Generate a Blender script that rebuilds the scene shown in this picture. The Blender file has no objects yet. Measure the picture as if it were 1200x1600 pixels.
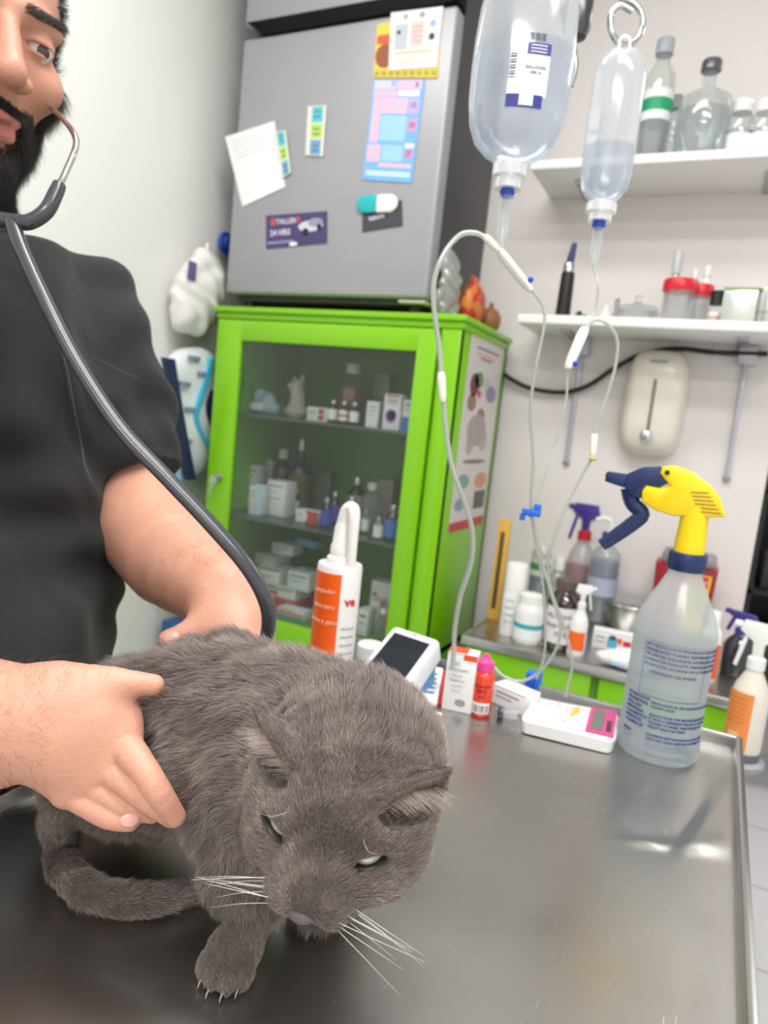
import bpy, bmesh, math, random
import numpy as np
from mathutils import Vector, Matrix

random.seed(7)
C = bpy.context.scene
COL = C.collection
PI = math.pi

# ------------------------------------------------------------------ camera
FPX = 1088.0
YAW, PITCH, ROLL = math.radians(25.29), math.radians(7.81), math.radians(6.07)
CAM = np.array([0.0, 0.0, 1.21])


def cam_axes():
    cy, sy, cp, sp, cr, sr = math.cos(YAW), math.sin(YAW), math.cos(PITCH), math.sin(PITCH), math.cos(ROLL), math.sin(ROLL)
    fwd = np.array([-sy * cp, cy * cp, -sp])
    right = np.array([cy, sy, 0.0])
    up = np.cross(right, fwd)
    return right * cr + up * sr, -right * sr + up * cr, fwd


RGT, UPV, FWD = cam_axes()
cd = bpy.data.cameras.new('camera')
cam = bpy.data.objects.new('camera', cd)
COL.objects.link(cam)
m = Matrix.Identity(4)
for i in range(3):
    m[i][0], m[i][1], m[i][2], m[i][3] = RGT[i], UPV[i], -FWD[i], CAM[i]
cam.matrix_world = m
cd.sensor_fit = 'VERTICAL'
cd.sensor_height = 36
cd.sensor_width = 27
cd.lens = FPX / 1600 * 36
cd.clip_start = 0.02
cd.dof.use_dof = True
cd.dof.focus_distance = 0.40
cd.dof.aperture_fstop = 9.0
C.camera = cam

# ------------------------------------------------------------------ world, light, exposure
w = bpy.data.worlds.new('world')
C.world = w
w.use_nodes = True
w.node_tree.nodes['Background'].inputs[0].default_value = (0.80, 0.88, 1.0, 1)
w.node_tree.nodes['Background'].inputs[1].default_value = 0.25
C.view_settings.view_transform = 'Standard'
C.view_settings.look = 'None'
C.view_settings.exposure = 0.0
C.view_settings.gamma = 1.0
C.view_settings.use_curve_mapping = False
LAMPS = [((0.35, 0.15, 2.585), (1.15, 0.28), 18.0), ((-0.55, 0.75, 2.585), (1.15, 0.28), 13.0), ((0.25, -1.0, 2.585), (1.15, 0.28), 24.0), ((0.95, 2.45, 2.585), (1.0, 0.28), 13.0)]  # last panel is an added lamp that brightens the dim back room floor
for (lp, sz, pw) in LAMPS:
    ld = bpy.data.lights.new('ceiling_panel_light', 'AREA')
    ld.shape = 'RECTANGLE'
    ld.size, ld.size_y = sz
    ld.energy = pw
    ld.color = (1.0, 0.985, 0.96)
    lo = bpy.data.objects.new('ceiling_panel_light', ld)
    lo.location = (lp[0], lp[1], lp[2] - 0.03)
    COL.objects.link(lo)


# ------------------------------------------------------------------ points on real planes
def ray(x, y):
    return RGT * (x - 600) - UPV * (y - 800) + FWD * FPX


def D(x, y, d):
    return CAM + ray(x, y) / FPX * d


def atY(x, y, Y):
    r = ray(x, y)
    return CAM + r * (Y / r[1])


def atZ(x, y, Z):
    r = ray(x, y)
    return CAM + r * ((Z - CAM[2]) / r[2])


def atX(x, y, X):
    r = ray(x, y)
    return CAM + r * (X / r[0])


# ------------------------------------------------------------------ materials
MATS = {}


def lin(c):
    return tuple(((v / 255.0) / 12.92 if v / 255.0 <= 0.04045 else ((v / 255.0 + 0.055) / 1.055) ** 2.4) for v in c)


def mat(name, rgb, rough=0.5, metal=0.0, spec=0.5, noise=0.0, nscale=30.0, bump=0.0, bscale=80.0, emit=0.0, sss=0.0, sheen=0.0, coat=0.0):
    if name in MATS:
        return MATS[name]
    mt = bpy.data.materials.new(name)
    mt.use_nodes = True
    nt = mt.node_tree
    b = nt.nodes['Principled BSDF']
    c = lin(rgb) + (1,)
    b.inputs['Base Color'].default_value = c
    b.inputs['Roughness'].default_value = rough
    b.inputs['Metallic'].default_value = metal
    b.inputs['Specular IOR Level'].default_value = spec
    if emit:
        b.inputs['Emission Color'].default_value = c
        b.inputs['Emission Strength'].default_value = emit
    if sss:
        b.inputs['Subsurface Weight'].default_value = sss
        b.inputs['Subsurface Radius'].default_value = (0.012, 0.005, 0.003)
        b.inputs['Subsurface Scale'].default_value = 1.0
    if sheen:
        b.inputs['Sheen Weight'].default_value = sheen
    if coat:
        b.inputs['Coat Weight'].default_value = coat
        b.inputs['Coat Roughness'].default_value = 0.15
    tc = nt.nodes.new('ShaderNodeTexCoord')
    if noise:
        n = nt.nodes.new('ShaderNodeTexNoise')
        n.inputs['Scale'].default_value = nscale
        n.inputs['Detail'].default_value = 5
        nt.links.new(tc.outputs['Object'], n.inputs['Vector'])
        r = nt.nodes.new('ShaderNodeMix')
        r.data_type = 'RGBA'
        r.inputs[6].default_value = tuple(v * (1 - noise) for v in c[:3]) + (1,)
        r.inputs[7].default_value = tuple(min(1, v * (1 + noise)) for v in c[:3]) + (1,)
        nt.links.new(n.outputs[0], r.inputs[0])
        nt.links.new(r.outputs[2], b.inputs['Base Color'])
    if bump:
        n = nt.nodes.new('ShaderNodeTexNoise')
        n.inputs['Scale'].default_value = bscale
        n.inputs['Detail'].default_value = 4
        nt.links.new(tc.outputs['Object'], n.inputs['Vector'])
        bp = nt.nodes.new('ShaderNodeBump')
        bp.inputs['Strength'].default_value = bump
        bp.inputs['Distance'].default_value = 0.002
        nt.links.new(n.outputs[0], bp.inputs['Height'])
        nt.links.new(bp.outputs[0], b.inputs['Normal'])
    MATS[name] = mt
    return mt


def clear(name, rgb=(255, 255, 255), body=0.1, gloss=0.08, rough=0.05, tint=(255, 255, 255), translucent=0.5):
    """thin clear or milky plastic / glass: tinted see-through + some scattering + gloss"""
    if name in MATS:
        return MATS[name]
    mt = bpy.data.materials.new(name)
    mt.use_nodes = True
    nt = mt.node_tree
    nt.nodes.remove(nt.nodes['Principled BSDF'])
    out = nt.nodes['Material Output']
    tr = nt.nodes.new('ShaderNodeBsdfTransparent')
    tr.inputs[0].default_value = lin(tint) + (1,)
    df = nt.nodes.new('ShaderNodeBsdfDiffuse')
    df.inputs[0].default_value = lin(rgb) + (1,)
    tl = nt.nodes.new('ShaderNodeBsdfTranslucent')
    tl.inputs[0].default_value = lin(rgb) + (1,)
    m1 = nt.nodes.new('ShaderNodeMixShader')
    m1.inputs[0].default_value = translucent
    nt.links.new(df.outputs[0], m1.inputs[1])
    nt.links.new(tl.outputs[0], m1.inputs[2])
    m2 = nt.nodes.new('ShaderNodeMixShader')
    m2.inputs[0].default_value = body
    nt.links.new(tr.outputs[0], m2.inputs[1])
    nt.links.new(m1.outputs[0], m2.inputs[2])
    gl = nt.nodes.new('ShaderNodeBsdfGlossy')
    gl.inputs[0].default_value = (1, 1, 1, 1)
    gl.inputs['Roughness'].default_value = rough
    lw = nt.nodes.new('ShaderNodeLayerWeight')
    lw.inputs[0].default_value = 0.35
    mm = nt.nodes.new('ShaderNodeMath')
    mm.operation = 'MULTIPLY_ADD'
    mm.inputs[1].default_value = 0.35
    mm.inputs[2].default_value = gloss
    nt.links.new(lw.outputs['Fresnel'], mm.inputs[0])
    m3 = nt.nodes.new('ShaderNodeMixShader')
    nt.links.new(mm.outputs[0], m3.inputs[0])
    nt.links.new(m2.outputs[0], m3.inputs[1])
    nt.links.new(gl.outputs[0], m3.inputs[2])
    nt.links.new(m3.outputs[0], out.inputs[0])
    MATS[name] = mt
    return mt


def tile_mat(name, rgb, grout, sx, sy, rough=0.3):
    mt = mat(name, rgb, rough)
    nt = mt.node_tree
    b = nt.nodes['Principled BSDF']
    tc = nt.nodes.new('ShaderNodeTexCoord')
    br = nt.nodes.new('ShaderNodeTexBrick')
    br.offset = 0
    br.inputs['Scale'].default_value = 1
    br.inputs['Brick Width'].default_value = sx
    br.inputs['Row Height'].default_value = sy
    br.inputs['Mortar Size'].default_value = 0.003
    br.inputs['Color1'].default_value = lin(rgb) + (1,)
    br.inputs['Color2'].default_value = lin(tuple(v * 0.985 for v in rgb)) + (1,)
    br.inputs['Mortar'].default_value = lin(grout) + (1,)
    nt.links.new(tc.outputs['Object'], br.inputs['Vector'])
    nt.links.new(br.outputs[0], b.inputs['Base Color'])
    return mt


def steel_mat(name, rgb, rough, scratch=True, warp=0.0):
    mt = mat(name, rgb, rough, metal=1.0)
    nt = mt.node_tree
    b = nt.nodes['Principled BSDF']
    tc = nt.nodes.new('ShaderNodeTexCoord')
    n = nt.nodes.new('ShaderNodeTexNoise')
    n.inputs['Scale'].default_value = 6
    n.inputs['Detail'].default_value = 6
    nt.links.new(tc.outputs['Object'], n.inputs['Vector'])
    mr = nt.nodes.new('ShaderNodeMapRange')
    mr.inputs['From Min'].default_value = 0.3
    mr.inputs['From Max'].default_value = 0.7
    mr.inputs['To Min'].default_value = rough - 0.06
    mr.inputs['To Max'].default_value = rough + 0.08
    nt.links.new(n.outputs[0], mr.inputs[0])
    nt.links.new(mr.outputs[0], b.inputs['Roughness'])
    if scratch:
        heights = []
        for ang, sc, seed in ((0.5, 60, 0), (2.2, 52, 3.1), (1.3, 70, 7.7)):
            mp = nt.nodes.new('ShaderNodeMapping')
            mp.inputs['Rotation'].default_value = (0, 0, ang)
            mp.inputs['Location'].default_value = (seed, seed * 2, 0)
            mp.inputs['Scale'].default_value = (sc * 12, sc * 0.9, 1)
            nt.links.new(tc.outputs['Object'], mp.inputs[0])
            v = nt.nodes.new('ShaderNodeTexNoise')
            v.inputs['Scale'].default_value = 1.0
            v.inputs['Detail'].default_value = 1
            nt.links.new(mp.outputs[0], v.inputs['Vector'])
            g = nt.nodes.new('ShaderNodeMapRange')
            g.inputs['From Min'].default_value = 0.74
            g.inputs['From Max'].default_value = 0.86
            nt.links.new(v.outputs[0], g.inputs[0])
            heights.append(g.outputs[0])
        a1 = nt.nodes.new('ShaderNodeMath')
        a1.operation = 'MAXIMUM'
        nt.links.new(heights[0], a1.inputs[0])
        nt.links.new(heights[1], a1.inputs[1])
        a2 = nt.nodes.new('ShaderNodeMath')
        a2.operation = 'MAXIMUM'
        nt.links.new(a1.outputs[0], a2.inputs[0])
        nt.links.new(heights[2], a2.inputs[1])
        mx = nt.nodes.new('ShaderNodeMix')
        mx.data_type = 'RGBA'
        mx.inputs[6].default_value = lin(rgb) + (1,)
        mx.inputs[7].default_value = lin(tuple(min(255, v + 45) for v in rgb)) + (1,)
        nt.links.new(a2.outputs[0], mx.inputs[0])
        nt.links.new(mx.outputs[2], b.inputs['Base Color'])
        bp = nt.nodes.new('ShaderNodeBump')
        bp.inputs['Strength'].default_value = 0.12
        bp.inputs['Distance'].default_value = 0.0006
        nt.links.new(a2.outputs[0], bp.inputs['Height'])
        nt.links.new(bp.outputs[0], b.inputs['Normal'])
    return mt


# ------------------------------------------------------------------ mesh building
class B:
    """collects shapes; build() links them as ONE mesh object"""

    def __init__(s):
        s.v, s.f, s.mi, s.sm, s.mats = [], [], [], [], []

    def add(s, vs, fs, mt, smooth=True, M=None):
        o = len(s.v)
        if M is not None:
            vs = [tuple(M @ Vector(p)) for p in vs]
        s.v += [tuple(float(t) for t in p) for p in vs]
        if mt not in s.mats:
            s.mats.append(mt)
        k = s.mats.index(mt)
        for f in fs:
            s.f.append([o + i for i in f])
            s.mi.append(k)
            s.sm.append(smooth)
        return s

    def box(s, x0, x1, y0, y1, z0, z1, mt, bev=0.0, M=None, seg=2):
        bm = bmesh.new()
        bmesh.ops.create_cube(bm, size=1)
        for v in bm.verts:
            v.co = Vector(((x0 + x1) / 2 + v.co.x * (x1 - x0), (y0 + y1) / 2 + v.co.y * (y1 - y0), (z0 + z1) / 2 + v.co.z * (z1 - z0)))
        if bev > 0:
            bmesh.ops.bevel(bm, geom=list(bm.edges), offset=min(bev, abs(x1 - x0) * .45, abs(y1 - y0) * .45, abs(z1 - z0) * .45), segments=seg, affect='EDGES', profile=0.5)
        s.addbm(bm, mt, bev > 0, M)
        return s

    def addbm(s, bm, mt, smooth, M=None):
        bm.verts.index_update()
        s.add([tuple(v.co) for v in bm.verts], [[v.index for v in f.verts] for f in bm.faces], mt, smooth, M)
        bm.free()

    def lathe(s, prof, mt, seg=32, sx=1.0, sy=1.0, M=None, smooth=True, a0=0.0, a1=2 * PI):
        vs, fs = [], []
        full = abs(a1 - a0 - 2 * PI) < 1e-6
        n = seg if full else seg + 1
        for (r, z) in prof:
            for i in range(n):
                a = a0 + (a1 - a0) * i / seg
                vs.append((r * math.cos(a) * sx, r * math.sin(a) * sy, z))
        for j in range(len(prof) - 1):
            for i in range(seg):
                i2 = (i + 1) % n if full else i + 1
                fs.append([j * n + i, j * n + i2, (j + 1) * n + i2, (j + 1) * n + i])
        if full:
            if prof[0][0] > 1e-6:
                fs.append(list(range(n))[::-1])
            if prof[-1][0] > 1e-6:
                fs.append([(len(prof) - 1) * n + i for i in range(n)])
        return s.add(vs, fs, mt, smooth, M)

    def tube(s, pts, r, mt, seg=10, sub=6, smooth=True, close=False, flat=1.0, cap=True):
        P = spline([np.array(p, float) for p in pts], sub, close) if sub > 1 and len(pts) > 2 else [np.array(p, float) for p in pts]
        n = len(P)
        rr = r if hasattr(r, '__len__') else None
        vs, fs = [], []
        prev = None
        for i, p in enumerate(P):
            if close:
                t = P[(i + 1) % n] - P[i - 1]
            else:
                t = P[min(i + 1, n - 1)] - P[max(i - 1, 0)]
            t = t / (np.linalg.norm(t) + 1e-12)
            if prev is None:
                a = np.cross(t, [0, 0, 1.0])
                if np.linalg.norm(a) < 0.1:
                    a = np.cross(t, [1.0, 0, 0])
            else:
                a = prev - t * np.dot(prev, t)
            a = a / np.linalg.norm(a)
            prev = a
            b = np.cross(t, a)
            if rr is not None:
                u = i / (n - 1) * (len(rr) - 1)
                k = min(int(u), len(rr) - 2)
                R_ = rr[k] * (1 - (u - k)) + rr[k + 1] * (u - k)
            else:
                R_ = r
            for q in range(seg):
                an = 2 * PI * q / seg
                vs.append(tuple(p + a * math.cos(an) * R_ + b * math.sin(an) * R_ * flat))
        m_ = n if close else n - 1
        for i in range(m_):
            for q in range(seg):
                i2 = (i + 1) % n
                fs.append([i * seg + q, i * seg + (q + 1) % seg, i2 * seg + (q + 1) % seg, i2 * seg + q])
        if not close and cap:
            fs.append(list(range(seg))[::-1])
            fs.append([(n - 1) * seg + q for q in range(seg)])
        return s.add(vs, fs, mt, smooth)

    def prism(s, outline, z0, z1, mt, M=None, smooth=False, bev=0.0):
        """2-D outline (x,y) extruded from z0 to z1"""
        bm = bmesh.new()
        vs = [bm.verts.new((p[0], p[1], z0)) for p in outline]
        f = bm.faces.new(vs)
        r = bmesh.ops.extrude_face_region(bm, geom=[f])
        for e in r['geom']:
            if isinstance(e, bmesh.types.BMVert):
                e.co.z = z1
        bmesh.ops.recalc_face_normals(bm, faces=list(bm.faces))
        if bev:
            es = [e for e in bm.edges if abs(e.verts[0].co.z - e.verts[1].co.z) < 1e-6]
            bmesh.ops.bevel(bm, geom=es, offset=bev, segments=2, affect='EDGES', profile=0.5)
        s.addbm(bm, mt, smooth or bev > 0, M)
        return s

    def sph(s, c, r, mt, seg=20, rings=12, M=None):
        vs, fs = [], []
        rx, ry, rz = r if hasattr(r, '__len__') else (r, r, r)
        for j in range(rings + 1):
            th = PI * j / rings
            for i in range(seg):
                a = 2 * PI * i / seg
                vs.append((c[0] + rx * math.sin(th) * math.cos(a), c[1] + ry * math.sin(th) * math.sin(a), c[2] + rz * math.cos(th)))
        for j in range(rings):
            for i in range(seg):
                fs.append([j * seg + i, (j + 1) * seg + i, (j + 1) * seg + (i + 1) % seg, j * seg + (i + 1) % seg])
        return s.add(vs, fs, mt, True, M)

    def text(s, body, size, mt, place, align='CENTER', depth=0.0002, bold=0.0):
        """letters; place(x, y, z) -> 3-D point (flat or wrapped round a cylinder)"""
        vs, fs = text_mesh(body, size, align, depth, bold)
        return s.add([tuple(place(*p)) for p in vs], fs, mt, False)

    def build(s, name, parent=None, loc=None, rot=None, autosmooth=True):
        me = bpy.data.meshes.new(name)
        me.from_pydata(s.v, [], s.f)
        for mt in s.mats:
            me.materials.append(mt)
        me.polygons.foreach_set('material_index', s.mi)
        me.polygons.foreach_set('use_smooth', s.sm)
        me.update()
        if autosmooth and any(s.sm):
            try:
                me.set_sharp_from_angle(angle=math.radians(42))
            except Exception:
                pass
        o = bpy.data.objects.new(name, me)
        COL.objects.link(o)
        if parent is not None:
            o.parent = parent
        if loc is not None:
            o.location = tuple(float(t) for t in loc)
        if rot is not None:
            o.rotation_euler = rot
        return o


def spline(P, sub, close=False):
    out = []
    n = len(P)
    rng = range(n) if close else range(n - 1)
    for i in rng:
        if close:
            p0, p1, p2, p3 = P[i - 1], P[i], P[(i + 1) % n], P[(i + 2) % n]
        else:
            p1, p2 = P[i], P[i + 1]
            p0 = P[i - 1] if i > 0 else 2 * p1 - p2
            p3 = P[i + 2] if i + 2 < n else 2 * p2 - p1
        for k in range(sub):
            t = k / sub
            out.append(0.5 * ((2 * p1) + (-p0 + p2) * t + (2 * p0 - 5 * p1 + 4 * p2 - p3) * t * t + (-p0 + 3 * p1 - 3 * p2 + p3) * t ** 3))
    if not close:
        out.append(P[-1])
    return out


_tc = {}


def text_mesh(body, size, align, depth, bold):
    key = (body, size, align, depth, bold)
    if key in _tc:
        return _tc[key]
    cu = bpy.data.curves.new('letters', 'FONT')
    cu.body = body
    cu.size = size
    cu.align_x = align
    cu.align_y = 'CENTER'
    cu.extrude = depth
    cu.resolution_u = 2
    cu.offset = bold
    ob = bpy.data.objects.new('letters', cu)
    COL.objects.link(ob)
    dg = bpy.context.evaluated_depsgraph_get()
    me = ob.evaluated_get(dg).to_mesh()
    vs = [tuple(v.co) for v in me.vertices]
    fs = [list(p.vertices) for p in me.polygons]
    ob.evaluated_get(dg).to_mesh_clear()
    bpy.data.objects.remove(ob)
    bpy.data.curves.remove(cu)
    _tc[key] = (vs, fs)
    return vs, fs


def setp(o, label=None, cat=None, group=None, kind=None):
    if label:
        o['label'] = label
    if cat:
        o['category'] = cat
    if group:
        o['group'] = group
    if kind:
        o['kind'] = kind
    return o


def thing(name, label, cat, loc=(0, 0, 0), rotz=0.0, group=None):
    o = bpy.data.objects.new(name, None)
    o.empty_display_size = 0.03
    COL.objects.link(o)
    o.location = tuple(float(t) for t in loc)
    o.rotation_euler = (0, 0, rotz)
    return setp(o, label, cat, group)


def struct(o):
    o['kind'] = 'structure'
    return o


def dup(root, loc, rotz=0.0, label=None, group=None):
    r = root.copy()
    COL.objects.link(r)
    r.location = tuple(float(t) for t in loc)
    r.rotation_euler = (0, 0, rotz)
    if label:
        r['label'] = label
    if group:
        r['group'] = group
    for ch in list(root.children):
        c = ch.copy()
        COL.objects.link(c)
        c.parent = r
        for g in ch.children:
            d = g.copy()
            COL.objects.link(d)
            d.parent = c
    return r


# ------------------------------------------------------------------ organic surfaces: blended solids turned into one mesh
def smin(a, b, k):
    h = np.clip(0.5 + 0.5 * (b - a) / k, 0, 1)
    return b * (1 - h) + a * h - k * h * (1 - h)


def nrm(v):
    v = np.array(v, float)
    return v / np.linalg.norm(v)


class SDF:
    def __init__(s):
        s.p = []

    def ell(s, c, r, ax=None, k=0.01, op='+'):
        c = np.array(c, float)
        r = np.array(r if hasattr(r, '__len__') else (r, r, r), float)
        A = np.eye(3) if ax is None else np.array([nrm(a) for a in ax])

        def fn(P):
            q = (P - c) @ A.T
            k0 = np.linalg.norm(q / r, axis=-1)
            k1 = np.linalg.norm(q / (r * r), axis=-1) + 1e-9
            return k0 * (k0 - 1) / k1
        e = np.sqrt(((A * r[:, None]) ** 2).sum(0))
        s.p.append((fn, c - e, c + e, k, op))
        return s

    def cap(s, a, b, ra, rb, k=0.01, op='+', flat=None):
        a = np.array(a, float)
        b = np.array(b, float)
        ab = b - a
        L2 = ab @ ab + 1e-12

        def fn(P):
            q = P - a
            t = np.clip((q @ ab) / L2, 0, 1)
            d = q - t[..., None] * ab
            if flat is not None:
                n, f_ = flat
                dn = d @ n
                d = d + (dn * (1 / f_ - 1))[..., None] * n
            return np.linalg.norm(d, axis=-1) - (ra + (rb - ra) * t)
        rm = max(ra, rb)
        s.p.append((fn, np.minimum(a, b) - rm, np.maximum(a, b) + rm, k, op))
        return s

    def chain(s, pts, rs, k=0.01, sub=3, op='+', flat=None):
        P = spline([np.array(p, float) for p in pts], sub) if sub > 1 and len(pts) > 2 else [np.array(p, float) for p in pts]
        n = len(P)
        R = []
        for i in range(n):
            u = i / (n - 1) * (len(rs) - 1)
            j = min(int(u), len(rs) - 2)
            R.append(rs[j] * (1 - (u - j)) + rs[j + 1] * (u - j))
        segs = [(P[i], P[i + 1], R[i], R[i + 1]) for i in range(n - 1)]

        def fn(X):
            o = None
            for a, b, ra, rb in segs:
                ab = b - a
                q = X - a
                t = np.clip((q @ ab) / (ab @ ab + 1e-12), 0, 1)
                d = q - t[..., None] * ab
                if flat is not None:
                    nn, f_ = flat
                    dn = d @ nn
                    d = d + (dn * (1 / f_ - 1))[..., None] * nn
                v = np.linalg.norm(d, axis=-1) - (ra + (rb - ra) * t)
                o = v if o is None else np.minimum(o, v)
            return o
        A = np.array(P)
        rm = max(R)
        s.p.append((fn, A.min(0) - rm, A.max(0) + rm, k, op))
        return s

    def cut(s, point, normal):
        """trim the last added solid by a plane"""
        fn, a, b, k, op = s.p.pop()
        point = np.array(point, float)
        normal = nrm(normal)
        s.p.append((lambda P: np.maximum(fn(P), (P - point) @ normal), a, b, k, op))
        return s

    def tiles(s, h, fine, smooth=2, clipz=None):
        """one mesh, sampled more finely inside the boxes of fine = [(lo, hi, h)]"""
        V, Q = s.mesh(h, smooth, clipz=clipz)
        c = V[Q].mean(1)
        keep = np.ones(len(Q), bool)
        for (a, b, hf) in fine:
            keep &= ~((c > np.array(a) + h * .4) & (c < np.array(b) - h * .4)).all(1)
        Vs, Qs, n = [V], [Q[keep]], len(V)
        for (a, b, hf) in fine:
            v, q = s.mesh(hf, smooth + 1, clipz=clipz, box=(np.array(a), np.array(b)))
            Vs.append(v)
            Qs.append(q + n)
            n += len(v)
        V, Q = np.concatenate(Vs), np.concatenate(Qs)
        used = np.unique(Q)
        mp = np.full(len(V), -1)
        mp[used] = np.arange(len(used))
        return V[used], mp[Q]

    def mesh(s, h, smooth=2, disp=None, clipz=None, clipfn=None, box=None):
        lo = np.min([p[1] for p in s.p if p[4] == '+'], axis=0) - 3 * h - 0.004
        hi = np.max([p[2] for p in s.p if p[4] == '+'], axis=0) + 3 * h + 0.004
        if box is not None:
            lo, hi = np.maximum(lo, box[0]), np.minimum(hi, box[1])
        n = np.ceil((hi - lo) / h).astype(int) + 1
        F = np.full(tuple(n), 0.03, np.float32)
        ax = [lo[i] + h * np.arange(n[i]) for i in range(3)]
        for fn, a, b, k, op in s.p:
            mg = k + 3 * h + 0.002
            i0 = np.maximum(((a - mg - lo) / h).astype(int), 0)
            i1 = np.minimum(((b + mg - lo) / h).astype(int) + 2, n)
            if (i1 <= i0 + 0).any() or (i1 < 1).any():
                continue
            X, Y, Z = np.meshgrid(ax[0][i0[0]:i1[0]], ax[1][i0[1]:i1[1]], ax[2][i0[2]:i1[2]], indexing='ij')
            P = np.stack([X, Y, Z], -1)
            d = fn(P).astype(np.float32)
            sl = (slice(i0[0], i1[0]), slice(i0[1], i1[1]), slice(i0[2], i1[2]))
            if op == '+':
                F[sl] = smin(F[sl], d, k)
            else:
                F[sl] = -smin(-F[sl], d, k)
        if clipfn is not None:
            X, Y, Z = np.meshgrid(*ax, indexing='ij')
            F = np.maximum(F, clipfn(X, Y, Z).astype(np.float32))
        if clipz is not None:
            F = np.maximum(F, (clipz - ax[2])[None, None, :].astype(np.float32))
        V, Q = surface_nets(F, lo, h)
        if smooth:
            V = relax(V, Q, smooth)
        return V, Q


def surface_nets(F, lo, h):
    S = F < 0
    nx, ny, nz = F.shape
    cnt = np.zeros((nx - 1, ny - 1, nz - 1), np.uint8)
    for dx in (0, 1):
        for dy in (0, 1):
            for dz in (0, 1):
                cnt += S[dx:nx - 1 + dx, dy:ny - 1 + dy, dz:nz - 1 + dz]
    act = (cnt > 0) & (cnt < 8)
    I = np.argwhere(act)
    idx = np.full(act.shape, -1, np.int64)
    idx[act] = np.arange(len(I))
    acc = np.zeros((len(I), 3))
    num = np.zeros(len(I))
    corners = [(0, 0, 0), (1, 0, 0), (0, 1, 0), (1, 1, 0), (0, 0, 1), (1, 0, 1), (0, 1, 1), (1, 1, 1)]
    for i, a in enumerate(corners):
        for b in corners[i + 1:]:
            if sum(abs(a[t] - b[t]) for t in range(3)) != 1:
                continue
            fa = F[I[:, 0] + a[0], I[:, 1] + a[1], I[:, 2] + a[2]]
            fb = F[I[:, 0] + b[0], I[:, 1] + b[1], I[:, 2] + b[2]]
            mk = (fa < 0) != (fb < 0)
            t = np.where(mk, fa / np.where(mk, fa - fb, 1), 0)
            p = np.array(a)[None] + t[:, None] * (np.array(b) - np.array(a))[None]
            acc[mk] += p[mk]
            num[mk] += 1
    V = lo + h * (I + acc / num[:, None])
    quads = []
    for axis in range(3):
        o1, o2 = [(1, 2), (2, 0), (0, 1)][axis]
        sl0 = [slice(None)] * 3
        sl1 = [slice(None)] * 3
        sl0[axis] = slice(0, -1)
        sl1[axis] = slice(1, None)
        ch = S[tuple(sl0)] != S[tuple(sl1)]
        E = np.argwhere(ch)
        ok = (E[:, o1] > 0) & (E[:, o2] > 0) & (E[:, o1] < F.shape[o1] - 1) & (E[:, o2] < F.shape[o2] - 1)
        E = E[ok]
        s0 = S[E[:, 0], E[:, 1], E[:, 2]]

        def g(d1, d2):
            J = E.copy()
            J[:, o1] -= d1
            J[:, o2] -= d2
            return idx[J[:, 0], J[:, 1], J[:, 2]]
        q = np.stack([g(1, 1), g(0, 1), g(0, 0), g(1, 0)], 1)
        q[~s0] = q[~s0][:, ::-1]
        quads.append(q)
    Q = np.concatenate(quads)
    Q = Q[(Q >= 0).all(1)]
    return V, Q


def relax(V, Q, it):
    n = len(V)
    a = np.concatenate([Q[:, 0], Q[:, 1], Q[:, 2], Q[:, 3]])
    b = np.concatenate([Q[:, 1], Q[:, 2], Q[:, 3], Q[:, 0]])
    deg = np.bincount(a, minlength=n) + np.bincount(b, minlength=n)
    for i in range(it * 2):
        L = np.stack([np.bincount(a, V[b, c], minlength=n) + np.bincount(b, V[a, c], minlength=n) for c in range(3)], 1) / np.maximum(deg, 1)[:, None]
        V = V + (L - V) * (0.5 if i % 2 == 0 else -0.52)
    return V


def vnormals(V, Q):
    fn = np.cross(V[Q[:, 2]] - V[Q[:, 0]], V[Q[:, 3]] - V[Q[:, 1]])
    N = np.zeros_like(V)
    for i in range(4):
        for c in range(3):
            N[:, c] += np.bincount(Q[:, i], fn[:, c], minlength=len(V))
    return N / (np.linalg.norm(N, axis=1)[:, None] + 1e-12)


def np_mesh(name, V, Q, mt, parent=None, mi=None):
    me = bpy.data.meshes.new(name)
    me.vertices.add(len(V))
    me.vertices.foreach_set('co', V.astype(np.float32).ravel())
    k = Q.shape[1]
    me.loops.add(Q.size)
    me.loops.foreach_set('vertex_index', Q.ravel().astype(np.int32))
    me.polygons.add(len(Q))
    me.polygons.foreach_set('loop_start', np.arange(0, Q.size, k, dtype=np.int32))
    me.polygons.foreach_set('loop_total', np.full(len(Q), k, np.int32))
    me.polygons.foreach_set('use_smooth', np.ones(len(Q), bool))
    for q in (mt if isinstance(mt, (list, tuple)) else [mt]):
        me.materials.append(q)
    if mi is not None:
        me.polygons.foreach_set('material_index', mi.astype(np.int32))
    me.update(calc_edges=True)
    me.validate()
    o = bpy.data.objects.new(name, me)
    COL.objects.link(o)
    if parent is not None:
        o.parent = parent
    return o


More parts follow.
